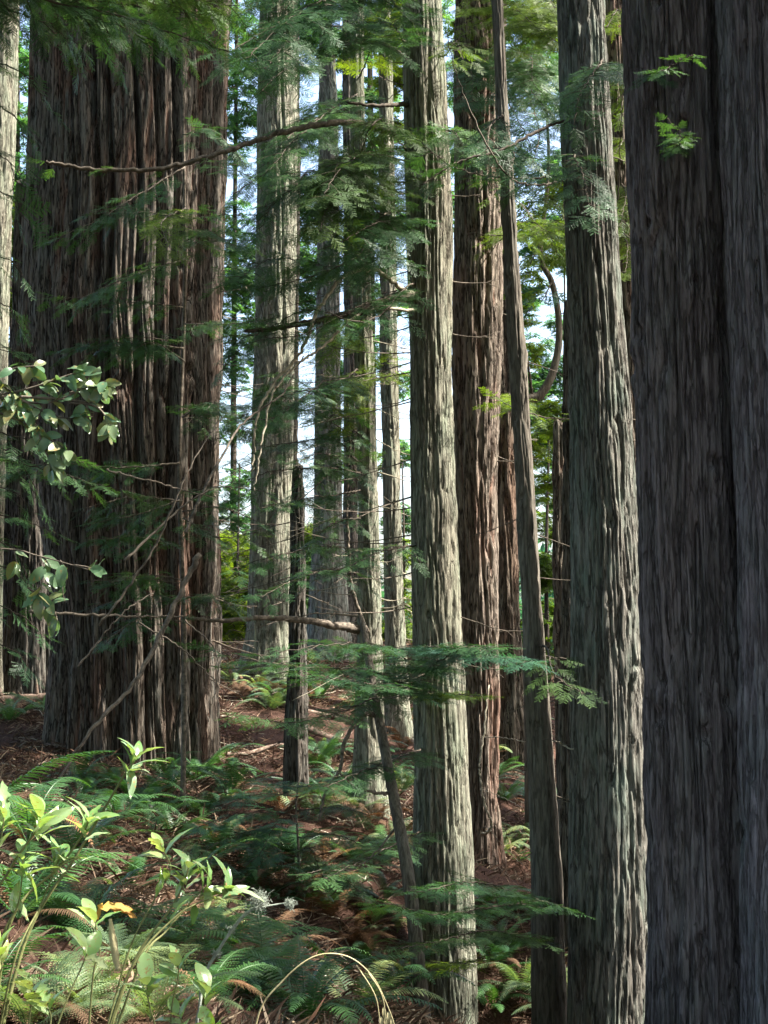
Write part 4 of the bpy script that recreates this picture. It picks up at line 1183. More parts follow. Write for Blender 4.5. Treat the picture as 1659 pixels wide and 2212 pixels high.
winline(925, -100, 945, 1500, 15.6, 0.55, 16)
winline(950, 1500, 960, 2212, 15.6, 0.32, 8, (2, 5))
winline(1300, -100, 1345, 2212, 13.0, 0.46, 18, (3,))
winline(780, -100, 805, 1450, 18.6, 0.5, 14, (2,))
winline(835, -100, 850, 1600, 24.5, 0.7, 14)
winline(610, 0, 600, 1400, 27.0, 0.7, 14)
winline(0, 150, 0, 650, 24.0, 0.4, 5, (3,))
winline(1055, 250, 1058, 1700, 19.8, 0.32, 18, (9,))
winline(1105, 400, 1108, 520, 13.4, 0.15, 4)
winline(464, 100, 452, 1500, 20.6, 0.13, 16, (2, 3, 6, 11))
for (u, v, d, r) in [(60, 1760, 6.2, 0.5), (170, 1760, 6.2, 0.4), (300, 1640, 6.5, 0.4), (0, 1900, 6.5, 0.6), (120, 1900, 7.5, 0.45), (120, 1640, 7.5, 0.3), (230, 1880, 7.5, 0.3),
                     (420, 1880, 5.6, 0.4), (500, 1950, 5.6, 0.35), (330, 1850, 5.6, 0.3), (60, 2100, 5.6, 0.7), (250, 2100, 5.6, 0.5), (400, 2160, 5.6, 0.4), (560, 2000, 5.6, 0.2),
                     (700, 2080, 5.5, 0.3), (60, 800, 5.2, 0.12), (190, 850, 5.2, 0.14), (120, 920, 5.2, 0.1), (110, 1260, 5.2, 0.1), (190, 1230, 5.2, 0.1)]:
    win(u, v, d, r)
for (u, v, r) in [(500, 1500, 0.6), (560, 1560, 0.5), (540, 1640, 0.35), (650, 1570, 0.4), (760, 1780, 0.35), (720, 1600, 0.3), (700, 1500, 0.6), (860, 1540, 0.4), (870, 1700, 0.3), (800, 1850, 0.25),
                  (1080, 1560, 0.4), (1200, 1640, 0.35), (1130, 1600, 0.3), (1100, 1850, 0.25), (30, 1490, 0.6), (1225, 1750, 0.2), (740, 1700, 0.3), (20, 1350, 0.7), (570, 1470, 0.6), (1150, 2130, 0.3), (1215, 2150, 0.25),
                  (300, 2100, 0.4), (200, 2180, 0.4), (420, 1990, 0.25), (1400, 1990, 0.3), (680, 1850, 0.25), (760, 1640, 0.3), (590, 1700, 0.25), (1070, 1680, 0.3), (1110, 1760, 0.2), (530, 1900, 0.2), (840, 1960, 0.2), (610, 2080, 0.2), (300, 1950, 0.3), (800, 1560, 0.4), (470, 1700, 0.3)]:
    p = ghit(u, v)
    lit.append((*ab(p), r * 1.25))
for (u, v, d, r) in [(300, 40, 10.5, .25), (420, 60, 10.5, .2), (150, 90, 10.5, .25), (560, 300, 13, .3), (620, 420, 13.2, .3), (700, 430, 13.2, .25), (520, 560, 13.3, .3), (350, 480, 9.5, .15),
                     (150, 600, 9.8, .2), (300, 1120, 10, .15), (150, 1010, 9.6, .2), (650, 1440, 11.8, .2), (820, 1430, 13, .3), (1050, 1420, 12.6, .3), (620, 1800, 12.6, .15), (950, 1930, 11.5, .2),
                     (1150, 1950, 12.6, .15), (230, 1170, 9.6, .12), (1450, 130, 8.1, .12), (740, 120, 13.2, .4), (620, 60, 12.9, .4), (1120, 200, 17.5, .6), (1150, 60, 17, .6), (1040, 350, 12.5, .2)]:
    win(u, v, d, r)
lit = np.array(lit)
n = 60000
A = RNG.uniform(2.0, 40.0, n)
# keep a along +Y whatever the sign of AX
sgnA = 1.0 if AX[1] > 0 else -1.0
A = A * sgnA
Bv = RNG.uniform(-7.5, 10.0, n)
keep = np.ones(n, bool)
for (a, b, r) in lit:
    keep &= ((A - a) ** 2 + (Bv - b) ** 2) > (r + 0.22) ** 2
nzv = pnoise(np.abs(A) * 1.9, Bv * 1.9 + 60, 499, 91)
nz2 = pnoise(np.abs(A) * 0.5, Bv * 0.5 + 60, 499, 92)
thr = np.where((np.abs(A) > 9.9) & (np.abs(A) < 19.6) & (Bv > 1.0), 0.8, 0.45)
keep &= (nzv + 0.6 * nz2) > thr
keep &= ~((np.abs(A) > 33) & (RNG.random(n) < 0.92))
A, Bv = A[keep], Bv[keep]
n = len(A)
# walk from the plane through the eye along the sun direction until well outside the view
Pp = A[:, None] * AX + Bv[:, None] * BX
need_x = np.abs(Pp[:, 1]) * 0.30 + 3.5 + RNG.uniform(0, 4.0, n)
tt = (need_x - Pp[:, 0]) / S[0]
zmin = 9.0
tt = np.maximum(tt, (zmin - Pp[:, 2]) / S[2])
pos = Pp + S * (tt + RNG.uniform(0, 2.0, n))[:, None]
ctr = [(11.5, 1.8), (12.5, 9.5), (14, 15.8), (16, 20.9), (18, 28.3)]
own = np.argmin(np.stack([(pos[:, 1] - c[1]) ** 2 for c in ctr]), 0)
for i, (cx, cy) in enumerate(ctr):  # unseen trees added to carry the shading foliage
    zb = float(gz(cx, cy))
    rt = thing('redwood_tree', (cx, cy, zb), ['tall redwood beyond the right edge nearest the viewer, shading dark trunks', 'second redwood beyond the right edge, shading the big grey one',
               'third redwood beyond the right edge, shading the shaggy red one', 'fourth redwood beyond the right edge, level with the ridged grey trunk',
               'last redwood beyond the right edge, level with the ridge'][i], 'tree', 'redwoods beyond the right edge')
    g1 = Geo()
    g1.tube([(cx, cy, zb - 0.3), (cx, cy, zb + 8), (cx, cy, 22)], [0.5, 0.42, 0.25], 20, 0.1)
    g1.obj('trunk', M['bark_brown'], rt, True)
    m = own == i
    k = int(m.sum())
    g2 = Geo()
    for j in range(60):
        e = pos[m][RNG.integers(0, k)]
        g2.tube([(cx, cy, min(21, e[2] + 1)), (np.array([cx, cy, e[2] + 1]) + e) / 2 + UP * 0.3, e], [0.05, 0.035, 0.01], 4)
    cro = g2.obj('crown', M['wood_dark'], rt)
    g3 = Geo()
    scatter(g3, 'coarse', pos[m], RNG.normal(size=(k, 3)) * np.array([1, 1, 0.4]), S + RNG.normal(size=(k, 3)) * 0.55, RNG.uniform(0.3, 0.5, k))
    g3.obj('foliage', M['needles'], cro)

# unseen foliage added overhead, behind and beside the viewer to hold back sky light
n = 24000
x = RNG.uniform(-26, 24, n)
y = RNG.uniform(-24, 31, n)
z = np.maximum(7.5, 3.2 + 0.52 * np.maximum(y, 0)) + RNG.uniform(0, 7, n)
q = np.stack([x, y, z], -1)
m = 13000
th = RNG.uniform(0, 2 * math.pi, m)
rr_ = RNG.uniform(19, 27, m)
w_ = np.stack([rr_ * np.sin(th), rr_ * np.cos(th) + 2, RNG.uniform(-3, 16, m)], -1)
w_ = w_[(w_[:, 1] < np.abs(w_[:, 0]) * 1.2 - 2)]
q = np.vstack([q, w_])
qa, qb = q @ AX, q @ BX
keep = np.ones(len(q), bool)
for (a, b, r) in lit:
    keep &= ((qa - a) ** 2 + (qb - b) ** 2) > (r + 0.5) ** 2
q = q[keep]
fr = Geo()
scatter(fr, 'coarse', q, RNG.normal(size=(len(q), 3)) * np.array([1, 1, .5]), UP + RNG.normal(size=(len(q), 3)) * 0.7, RNG.uniform(0.7, 1.1, len(q)))
o = fr.obj('canopy_foliage', M['needles'])
o['kind'] = 'stuff'

#GROUND COVER#
# litter: one object, nobody could count it
n = 210000
vv = RNG.uniform(6.0, 36.0, n) ** 1.0
dd = 6 + 30 * RNG.random(n) ** 1.25
xx = RNG.uniform(-0.31, 0.31, n) * dd
zz = gz(xx, dd)
e = 0.05
nrm = np.stack([-(gz(xx + e, dd) - gz(xx - e, dd)) / (2 * e), -(gz(xx, dd + e) - gz(xx, dd - e)) / (2 * e), np.ones(n)], -1)
lt = Geo()
TV = np.array([(0, 0, 0), (0.35, 0.22, 0.10), (1, 0.0, 0.18), (0.4, -0.2, 0.06), (0.65, 0.12, 0.22)])
TT = np.array([(0, 3, 1), (3, 2, 4), (1, 3, 4)])
TV2 = np.array([(0, 0.03, 0), (0, -0.03, 0), (1.4, 0.0, 0.25), (0.7, 0.0, 0.22)])
TT2 = np.array([(0, 1, 3), (1, 2, 3), (0, 3, 2)])
m = RNG.random(n) < 0.6
ps = np.stack([xx, dd, zz + 0.012 + RNG.random(n) * 0.035], -1)
lt.inst((TV, TT), ps[m], RNG.normal(size=(m.sum(), 3)) * np.array([1, 1, .5]), nrm[m] + RNG.normal(size=(m.sum(), 3)) * 0.7, RNG.uniform(0.025, 0.07, m.sum()))
m = ~m
lt.inst((TV2, TT2), ps[m], RNG.normal(size=(m.sum(), 3)) * np.array([1, 1, .35]), nrm[m] + RNG.normal(size=(m.sum(), 3)) * 0.5, RNG.uniform(0.05, 0.22, m.sum()))
o = lt.obj('leaf_litter', M['litter'])
o['kind'] = 'stuff'

# ferns
def frond_mesh(kind, seed, mat, L=1.0, arch=0.5, pairs=34):
    r = np.random.default_rng(seed)
    g_ = Geo()
    t = np.linspace(0, 1, 24)
    x = L * (t - 0.12 * t ** 3 * arch)
    z = L * (arch * 1.1 * t - arch * 1.35 * t ** 2.2)
    y = 0.06 * L * np.sin(t * 2.2 + r.uniform(-1, 1)) * t
    path = np.stack([x, y, z], -1)
    g_.tube(path, np.linspace(0.0045, 0.0012, 24), 4)
    V, T = [], []
    nn = 0
    for i in range(pairs):
        k = 0.10 + 0.9 * (i + 0.5) / pairs
        c = np.array([np.interp(k, t, path[:, q]) for q in range(3)])
        c2 = np.array([np.interp(min(1, k + 0.02), t, path[:, q]) for q in range(3)])
        c1 = np.array([np.interp(k - 0.02, t, path[:, q]) for q in range(3)])
        tg = unit(c2 - c1)
        env = (min(1, (k - 0.02) * 4.5)) * (1 - k ** 2.6) ** 0.75 + 0.06
        pl = 0.135 * L * env * (1.25 if kind == 'bracken' else 1)
        pw = 0.92 * 0.9 * L / pairs * (0.85 if kind == 'sword' else 1.15)
        sv = unit(np.cross(UP, tg))
        nrm_ = unit(np.cross(tg, sv))
        for sd in (1, -1):
            l = pl * r.uniform(0.88, 1.08)
            dv = unit(sd * sv + tg * (0.28 + 0.5 * k) + nrm_ * r.uniform(-0.12, 0.12))
            wv = unit(np.cross(nrm_, dv))
            b = c
            dr = -UP * l * 0.28
            if kind == 'sword':
                pts = [b + wv * pw * 0.42, b - wv * pw * 0.42, b + dv * l * 0.55 + wv * pw * 0.36 + dr * 0.3, b + dv * l * 0.55 - wv * pw * 0.30 + dr * 0.3, b + dv * l + dr]
                V += pts
                T += [(nn, nn + 1, nn + 3), (nn, nn + 3, nn + 2), (nn + 2, nn + 3, nn + 4)]
                nn += 5
            else:
                m = 6
                for q in range(m):
                    a0 = b + dv * l * q / m + dr * (q / m) ** 2
                    w = pw * 0.62 * (1 - 0.75 * q / m)
                    for s2 in (1, -1):
                        V += [a0, a0 + dv * l / m * 0.9, a0 + dv * l / m * 0.75 + s2 * wv * w]
                        T += [(nn, nn + 1, nn + 2)]
                        nn += 3
    g_.add(np.array(V), np.array(T))
    return g_.mesh('frond', M[mat])


FR = {}
for mat in ('fern', 'fern_pale', 'fern_dead'):
    for kind in ('sword', 'bracken'):
        FR[mat, kind] = [frond_mesh(kind, s + 5, mat, 1.0, a) for s, a in enumerate((0.35, 0.55, 0.75))]


def fern(loc, size, nf, mat, kind, label, group=None, az=None, spread=math.pi, lift=(0.25, 0.75), name='sword_fern', parts=True):
    root = thing(name, loc, label, 'fern', group)
    for i in range(nf):
        a = (i / nf * 2 * math.pi + RNG.uniform(-0.25, 0.25)) if az is None else az + RNG.uniform(-1, 1) * spread
        dead = RNG.random() < 0.14
        me = FR['fern_dead' if dead else mat, kind][RNG.integers(0, 3)]
        o = bpy.data.objects.new('frond', me)
        COL.objects.link(o)
        o.parent = root
        s_ = size * RNG.uniform(0.75, 1.15) * (0.75 if dead else 1)
        el = -RNG.uniform(*lift) + (0.2 if dead else 0)
        o.rotation_euler = (RNG.uniform(-0.3, 0.3), el, a)
        o.scale = (s_, s_, s_)
    return root


GF = 'sword ferns on the slope'
FERNS = [  # u, v of the base, size, fronds, material, kind, label
    (60, 1800, 0.58, 12, 'fern', 'sword', 'big sunlit sword fern at the left edge behind the bright broadleaf shoots', 6.5),
    (-60, 1760, 0.72, 10, 'fern', 'sword', 'sword fern throwing long arching fronds in from the left edge', 7.0),
    (40, 1960, 0.62, 12, 'fern', 'sword', 'bright green sword fern with a long drooping frond, lower left', 6.2),
    (-20, 2120, 0.5, 11, 'fern', 'sword', 'sunlit sword fern cut by the lower left corner', 5.6),
    (180, 2160, 0.45, 12, 'fern_pale', 'bracken', 'pale yellowish lacy fern under the withered leaf', 6.0),
    (330, 2180, 0.55, 12, 'fern_pale', 'bracken', 'pale lacy fern at the bottom edge beside the lichen twig', 6.2),
    (260, 2060, 0.4, 10, 'fern_pale', 'bracken', 'small pale lacy fern among the broadleaf stems', 7.0),
    (60, 2200, 0.5, 12, 'fern_pale', 'bracken', 'bluish lacy fern in the lower left corner', 5.6),
    (440, 2150, 0.5, 12, 'fern', 'bracken', 'lacy green fern left of the arching dry grass', 7.4),
    (190, 1600, 0.95, 13, 'fern', 'sword', 'dark sword fern at the left foot of the huge fluted trunk', None),
    (300, 1740, 0.9, 12, 'fern', 'sword', 'shaded sword fern just below the huge fluted trunk', None),
    (430, 1760, 0.8, 13, 'fern', 'sword', 'sword fern below the right corner of the huge fluted trunk', None),
    (500, 1720, 0.95, 13, 'fern', 'sword', 'upright sword fern between the huge fluted trunk and dark snag', None),
    (250, 1800, 0.8, 12, 'fern', 'sword', 'shaded sword fern behind the tall bright broadleaf shoot', None),
    (370, 1830, 0.8, 12, 'fern', 'sword', 'dark sword fern behind the low broadleaf branch', None),
    (520, 1850, 0.7, 12, 'fern', 'sword', 'dark sword fern left of the low conifer sapling', None),
    (570, 1960, 0.6, 12, 'fern', 'sword', 'dark sword fern over bare brown litter, above the lichen twig', None),
    (560, 2140, 0.95, 15, 'fern', 'sword', 'deep green sword fern in shade above the arching dry grass', None),
    (660, 2220, 0.9, 15, 'fern', 'sword', 'dark sword fern beneath the arching dry grass at the bottom edge', None),
    (480, 2060, 0.7, 12, 'fern', 'sword', 'sword fern beside the lichen covered twig', None),
    (780, 2120, 0.7, 12, 'fern', 'sword', 'shaded sword fern left of the bent tree foot', None),
    (700, 1980, 0.6, 12, 'fern', 'sword', 'small dark sword fern below the low conifer sapling', None),
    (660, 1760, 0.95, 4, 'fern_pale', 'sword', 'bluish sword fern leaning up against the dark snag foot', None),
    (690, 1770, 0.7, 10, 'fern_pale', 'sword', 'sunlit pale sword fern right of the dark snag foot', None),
    (740, 1700, 0.8, 12, 'fern', 'sword', 'sword fern between the arching pale limbs', None),
    (770, 1760, 0.7, 12, 'fern_pale', 'sword', 'pale sword fern under the lower arching limb', None),
    (700, 1640, 0.8, 12, 'fern', 'sword', 'sword fern right of the dark snag, halfway up it', None),
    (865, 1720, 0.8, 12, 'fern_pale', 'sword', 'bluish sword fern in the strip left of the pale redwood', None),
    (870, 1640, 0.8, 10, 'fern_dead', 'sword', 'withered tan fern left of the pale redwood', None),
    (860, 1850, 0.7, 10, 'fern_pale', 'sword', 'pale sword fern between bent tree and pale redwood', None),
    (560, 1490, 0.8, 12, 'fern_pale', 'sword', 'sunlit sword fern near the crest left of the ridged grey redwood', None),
    (500, 1480, 0.8, 12, 'fern_pale', 'sword', 'sunlit sword fern near the crest touching the huge fluted trunk', None),
    (600, 1530, 0.8, 12, 'fern', 'sword', 'sword fern near the crest behind the dark snag', None),
    (690, 1500, 0.9, 12, 'fern', 'sword', 'sword fern near the crest right of the dark snag', None),
    (720, 1440, 0.9, 12, 'fern', 'sword', 'dark sword fern on the crest under the long pale limb', None),
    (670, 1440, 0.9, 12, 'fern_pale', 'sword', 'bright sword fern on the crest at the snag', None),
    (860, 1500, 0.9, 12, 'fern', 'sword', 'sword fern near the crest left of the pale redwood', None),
    (870, 1570, 0.8, 12, 'fern', 'sword', 'bright sword fern beside the narrow twiggy redwood base', None),
    (1090, 1740, 0.75, 13, 'fern', 'sword', 'green sword fern between the shaggy red trunk and leaning trunk', None),
    (1115, 1830, 0.5, 12, 'fern_pale', 'sword', 'pale bluish sword fern against the left side of the leaning trunk', None),
    (1060, 1960, 0.7, 12, 'fern', 'sword', 'sword fern low down at the foot of the shaggy red trunk', None),
    (1110, 1590, 0.8, 12, 'fern', 'sword', 'small sword fern uphill left of the leaning trunk', None),
    (1220, 1740, 0.9, 12, 'fern', 'sword', 'sword fern squeezed between leaning trunk and black shaded trunk', None),
    (1222, 1850, 0.8, 12, 'fern_pale', 'sword', 'pale sword fern right of the leaning trunk', None),
    (1130, 2140, 0.85, 16, 'fern_pale', 'sword', 'full bluish sword fern at the foot of the leaning trunk', None),
    (1210, 2200, 0.95, 14, 'fern_pale', 'sword', 'sword fern with a long arching frond across the big grey redwood foot', None),
    (1060, 2180, 0.7, 14, 'fern', 'sword', 'dark sword fern right of the pale redwood foot', None),
    (1100, 2060, 0.6, 12, 'fern', 'bracken', 'fine leaved fern above the full bluish fern', None),
    (1405, 1780, 0.8, 12, 'fern_pale', 'sword', 'sword fern seen in the slit between the big grey and near dark trunks', None),
    (1408, 1900, 0.8, 12, 'fern', 'sword', 'lower fern in the slit between the big grey and near dark trunks', None),
    (20, 1560, 0.9, 12, 'fern', 'sword', 'sword fern on the bank at the left edge, level with the huge trunk foot', None),
    (100, 1530, 0.8, 12, 'fern', 'sword', 'dark sword fern on the bank left of the huge trunk', None),
    (760, 1880, 0.75, 12, 'fern', 'sword', 'bluish green sword fern right of the low conifer sapling', None),
    (700, 1880, 0.6, 8, 'fern_dead', 'sword', 'withered brown fern beneath the low conifer sapling', None),
    (570, 1930, 0.6, 8, 'fern_dead', 'sword', 'withered rust brown fern hanging on the litter bank', None),
    (810, 1800, 0.6, 8, 'fern_dead', 'sword', 'withered brown fern at the base of the slim half lit trunk', None),
    (420, 2020, 0.6, 8, 'fern_dead', 'bracken', 'dead brown fern behind the bitten broad leaves', None),
    (1500, 2400, 0.8, 12, 'fern', 'sword', 'fern hidden low beside the near dark redwood', None),
]
for (u, v, sz, nf, mt, kd, lb, dpt) in FERNS[:-1]:
    loc = ghit(u, v) if dpt is None else P(u, v, dpt)
    if dpt is not None:
        loc[2] = max(float(gz(loc[0], loc[1])), loc[2] - 0.05)
        if loc[2] < P(u, v, dpt)[2] - 0.06:
            pass
    fern(loc, sz, nf, mt, kd, lb, GF, name='sword_fern' if kd == 'sword' else 'lacy_fern')

GE = 'small ferns filling the slope between the larger ones'
fr2 = np.random.default_rng(33)
k = 0
while k < 100:
    u, v = fr2.uniform(150, 1230), fr2.uniform(1490, 2190)
    if u > 880 and u < 1030:
        continue
    loc = ghit(u, v, 7)
    if loc[1] < 8.5:
        continue
    fern(loc, fr2.uniform(0.45, 0.95), 10, ['fern', 'fern', 'fern_pale', 'fern_dead'][k % 4 if k % 8 else 1], 'sword' if k % 5 else 'bracken',
         'small scattered fern growing in a gap between the bigger ferns on the slope', GE, name='small_fern')
    k += 1

# fallen twigs and sticks on the slope
st = Geo()
for _ in range(700):
    d0 = RNG.uniform(9, 32)
    x0 = RNG.uniform(-0.28, 0.28) * d0
    a = RNG.uniform(0, math.pi)
    ln = RNG.uniform(0.2, 1.1)
    t = np.linspace(-0.5, 0.5, 5)
    px_, py_ = x0 + np.cos(a) * ln * t, d0 + np.sin(a) * ln * t
    pz_ = gz(px_, py_) + 0.02 + 0.05 * RNG.random(5)
    st.tube(np.stack([px_ + RNG.normal(size=5) * 0.01, py_, pz_], -1), np.linspace(0.008, 0.004, 5) * RNG.uniform(0.6, 1.6), 4)
o = st.obj('fallen_twigs', M['wood_pale'])
o['kind'] = 'stuff'

for (u, v, ln, ang, r_, lb) in [(560, 1640, 2.2, 0.3, 0.05, 'grey fallen limb across the litter left of the dark snag'),
                             (1130, 1640, 2.0, -0.4, 0.04, 'pale fallen limb on the slope behind the leaning trunk'),
                             (760, 1620, 2.4, 0.15, 0.07, 'mossy fallen limb behind the slim half lit trunk'),
                             (1080, 1890, 1.4, -0.5, 0.03, 'fallen limb on brown litter beside the shaggy red trunk foot'),
                             (60, 1510, 3.0, 0.1, 0.12, 'reddish rotting log on the bank at the left edge'),
                             (600, 1900, 1.2, 0.5, 0.025, 'broken limb lying below the low conifer sapling'),
                             (700, 1560, 2.6, -0.2, 0.05, 'crooked fallen limb uphill of the dark snag'),
                             (860, 1760, 1.0, 0.8, 0.03, 'short broken limb between slim and pale redwoods')]:
    c = ghit(u, v)
    lg = thing('fallen_limb', c, lb, 'fallen branch', 'fallen limbs on the slope')
    t = np.linspace(-0.5, 0.5, 12)
    px_, py_ = c[0] + np.cos(ang) * ln * t, c[1] + np.sin(ang) * ln * t + 0.08 * np.sin(t * 9)
    g_ = Geo()
    g_.tube(np.stack([px_, py_, gz(px_, py_) + r_ * 0.8 + 0.03 * np.sin(t * 14)], -1), r_ * (1 - 0.6 * (t + 0.5)), 9, 0.25)
    for q in range(4):
        k = RNG.integers(2, 10)
        b0 = np.array([px_[k], py_[k], float(gz(px_[k], py_[k])) + r_])
        g_.tube(np.linspace(b0, b0 + unit(RNG.normal(size=3) + UP * 1.2) * 0.3, 4), [r_ * 0.35, r_ * 0.3, r_ * 0.2, 0.003], 5)
    g_.obj('wood', M['litter_wood'], lg, True)

#FOREGROUND PLANTS#
def leaf_tpl(shape, seed=0, bite=0.0):
    """A broad leaf along +x: folded at the midrib, arched, edge optionally eaten."""
    r = np.random.default_rng(seed)
    n = 9
    t = np.linspace(0, 1, n)
    if shape == 'lance':
        w = 0.17 * np.sin(math.pi * t ** 0.85) ** 0.8
    elif shape == 'round':
        w = 0.33 * np.sin(math.pi * t ** 0.8) ** 0.6
    else:
        w = 0.25 * np.sin(math.pi * t ** 0.9) ** 0.7
    V, T = [], []
    for i in range(n):
        z = 0.05 * math.sin(math.pi * t[i]) - 0.22 * t[i] ** 2
        for s_ in (1, 0.5, 0, -0.5, -1):
            ww = w[i] * s_
            if abs(s_) == 1 and bite and 0 < i < n - 1:
                ww *= 1 - bite * r.random() ** 1.2
            V.append((t[i], ww, z + 0.16 * abs(ww) + 0.010 * (i % 2) * (abs(s_) > 0)))
    for i in range(n - 1):
        for j in range(4):
            a = i * 5 + j
            T += [(a, a + 1, a + 6), (a, a + 6, a + 5)]
    return np.array(V, float), np.array(T)


LT = {(s, b): [leaf_tpl(s, k, [0, 0.8][b]) for k in range(3)] for s in ('lance', 'round', 'oval') for b in (0, 1)}


def whorl(g_, c, axis, n, size, shape, bite=0.3, open_=0.9):
    axis = unit(np.asarray(axis, float))
    s1 = unit(np.cross(axis, [0.3, 0.2, 0.9]))
    s2 = np.cross(axis, s1)
    for k in range(n):
        a = k * 2.4 + RNG.uniform(-0.3, 0.3)
        o_ = open_ * RNG.uniform(0.6, 1.25)
        X = unit(axis * math.cos(o_) + (s1 * math.cos(a) + s2 * math.sin(a)) * math.sin(o_))
        Nn = unit(axis * 1.0 - X * 0.3 + (RNG.random(3) - 0.5) * 0.5)
        tp = LT[shape, int(RNG.random() < bite)][RNG.integers(0, 3)]
        g_.inst(tp, [c - axis * 0.012 * k], [X], [Nn], [size * RNG.uniform(0.75, 1.15)])


def shrub(name, label, base, stems, mat, shape, size, wood='stem_green', cat='shrub', bite=0.3, group=None):
    root = thing(name, base, label, cat, group)
    for (pts, r0, n_tip, n_side) in stems:
        path = smooth_path([np.array(p) if len(p) == 3 and not isinstance(p[0], int) else P(*p) for p in pts], 10)
        g_ = Geo()
        g_.tube(path, np.linspace(r0, r0 * 0.4, len(path)), 7, 0.12)
        so = g_.obj('stem', M[wood], root, True)
        lf_ = Geo()
        whorl(lf_, path[-1], unit(path[-1] - path[-4]) + UP * 0.5, n_tip, size, shape, bite)
        for q in range(n_side):
            k = RNG.integers(len(path) // 2, len(path) - 2)
            dv = unit(path[k + 1] - path[k])
            X = unit(dv * 0.5 + RNG.normal(size=3) * 0.6 + UP * 0.1)
            lf_.inst(LT[shape, int(RNG.random() < bite)][RNG.integers(0, 3)], [path[k]], [X], [UP + RNG.normal(size=3) * 0.5], [size * RNG.uniform(0.6, 1.05)])
        lf_.obj('leaves', M[mat], so, True)
    return root


def gb(u, v, d):
    p = P(u, v, d)
    p[2] = float(gz(p[0], p[1]))
    return p


b1 = gb(-20, 2250, 5.4)
shrub('broadleaf_shrub', 'bright green broadleaf shrub, tall stems from the lower left corner with whorled leaves', b1, [
    ([tuple(b1), (60, 2020, 5.5), (170, 1840, 5.6), (265, 1680, 5.6), (296, 1632, 5.6)], 0.008, 9, 3),
    ([tuple(b1), (20, 2000, 5.3), (130, 1870, 5.4), (180, 1800, 5.4), (192, 1768, 5.4)], 0.007, 8, 2),
    ([tuple(b1), (-30, 2000, 5.2), (20, 1880, 5.2), (80, 1790, 5.2), (88, 1760, 5.2)], 0.007, 9, 4),
    ([tuple(b1), (-30, 1950, 5.1), (0, 1820, 5.1), (10, 1760, 5.1)], 0.006, 6, 3),
    ([tuple(b1), (-10, 2150, 5.0), (0, 2080, 5.0), (-5, 2040, 5.0)], 0.005, 6, 3),
    ([tuple(b1), (30, 2080, 5.3), (90, 1950, 5.4), (130, 1850, 5.4)], 0.005, 7, 4),
    ([tuple(b1), (0, 2050, 5.2), (40, 1950, 5.2), (50, 1850, 5.2)], 0.005, 8, 4)], 'shrub_leaf', 'lance', 0.13)
b2 = gb(180, 2330, 5.0)
shrub('broadleaf_shrub', 'broadleaf shrub with bitten pale leaves reaching toward the lichen twig', b2, [
    ([tuple(b2), (280, 2100, 5.1), (370, 1960, 5.2), (400, 1900, 5.2), (408, 1868, 5.2)], 0.006, 9, 4),
    ([tuple(b2), (300, 2090, 5.0), (360, 2010, 5.1), (430, 1930, 5.2), (455, 1912, 5.2)], 0.005, 7, 3),
    ([tuple(b2), (270, 2120, 5.0), (380, 1980, 5.1), (470, 1935, 5.2), (492, 1918, 5.2)], 0.005, 5, 3),
    ([tuple(b2), (270, 2080, 5.1), (330, 1950, 5.2), (368, 1880, 5.3), (352, 1835, 5.3)], 0.004, 4, 2),
    ([tuple(b2), (200, 2120, 5.0), (215, 2060, 5.0), (208, 2010, 5.0), (205, 1985, 5.0)], 0.004, 4, 1)], 'shrub_leaf', 'lance', 0.125, bite=0.55)
b3 = gb(60, 2400, 4.6)
shrub('broadleaf_shrub', 'small broadleaf plant with three glossy leaves near the bottom left corner', b3, [
    ([tuple(b3), (60, 2260, 4.6), (68, 2160, 4.6), (66, 2130, 4.6)], 0.004, 5, 0),
    ([tuple(b3), (120, 2230, 4.6), (180, 2080, 4.7), (188, 2060, 4.7)], 0.004, 3, 0),
    ([tuple(b3), (100, 2260, 4.5), (110, 2200, 4.5), (100, 2170, 4.5)], 0.004, 4, 0)], 'shrub_leaf', 'oval', 0.11, bite=0.4)
b4 = gb(420, 2400, 4.9)
shrub('broadleaf_shrub', 'low broadleaf plant at the bottom edge wrapped round the lichen twig', b4, [
    ([tuple(b4), (440, 2250, 4.9), (445, 2170, 4.9), (448, 2140, 4.9)], 0.004, 5, 1),
    ([tuple(b4), (410, 2260, 4.9), (400, 2220, 4.9), (385, 2190, 4.9)], 0.004, 5, 0),
    ([tuple(b4), (340, 2230, 4.9), (320, 2160, 4.9), (318, 2120, 4.9)], 0.004, 5, 1),
    ([tuple(b4), (370, 2230, 4.9), (385, 2110, 4.9), (384, 2080, 4.9)], 0.004, 4, 1),
    ([tuple(b4), (430, 2300, 4.8), (470, 2250, 4.8), (450, 2220, 4.8)], 0.004, 5, 1)], 'shrub_leaf', 'oval', 0.10, bite=0.4)

# grey green leafy branches reaching in from the left, from a small tree outside the view
b5 = np.array([-2.6, 5.6, float(gz(-2.6, 5.6))])
lt_ = thing('broadleaf_tree', b5, 'small broadleaf tree at the left edge with two branches of grey green rounded leaves', 'tree')
g_ = Geo()
g_.tube(smooth_path([b5 - np.array([0, 0, 0.1]), b5 + np.array([0.1, 0, 1.5]), b5 + np.array([0.05, 0, 3.4])], 8), np.linspace(0.06, 0.03, 17), 10, 0.15)
g_.obj('trunk', M['bark_smooth'], lt_, True)


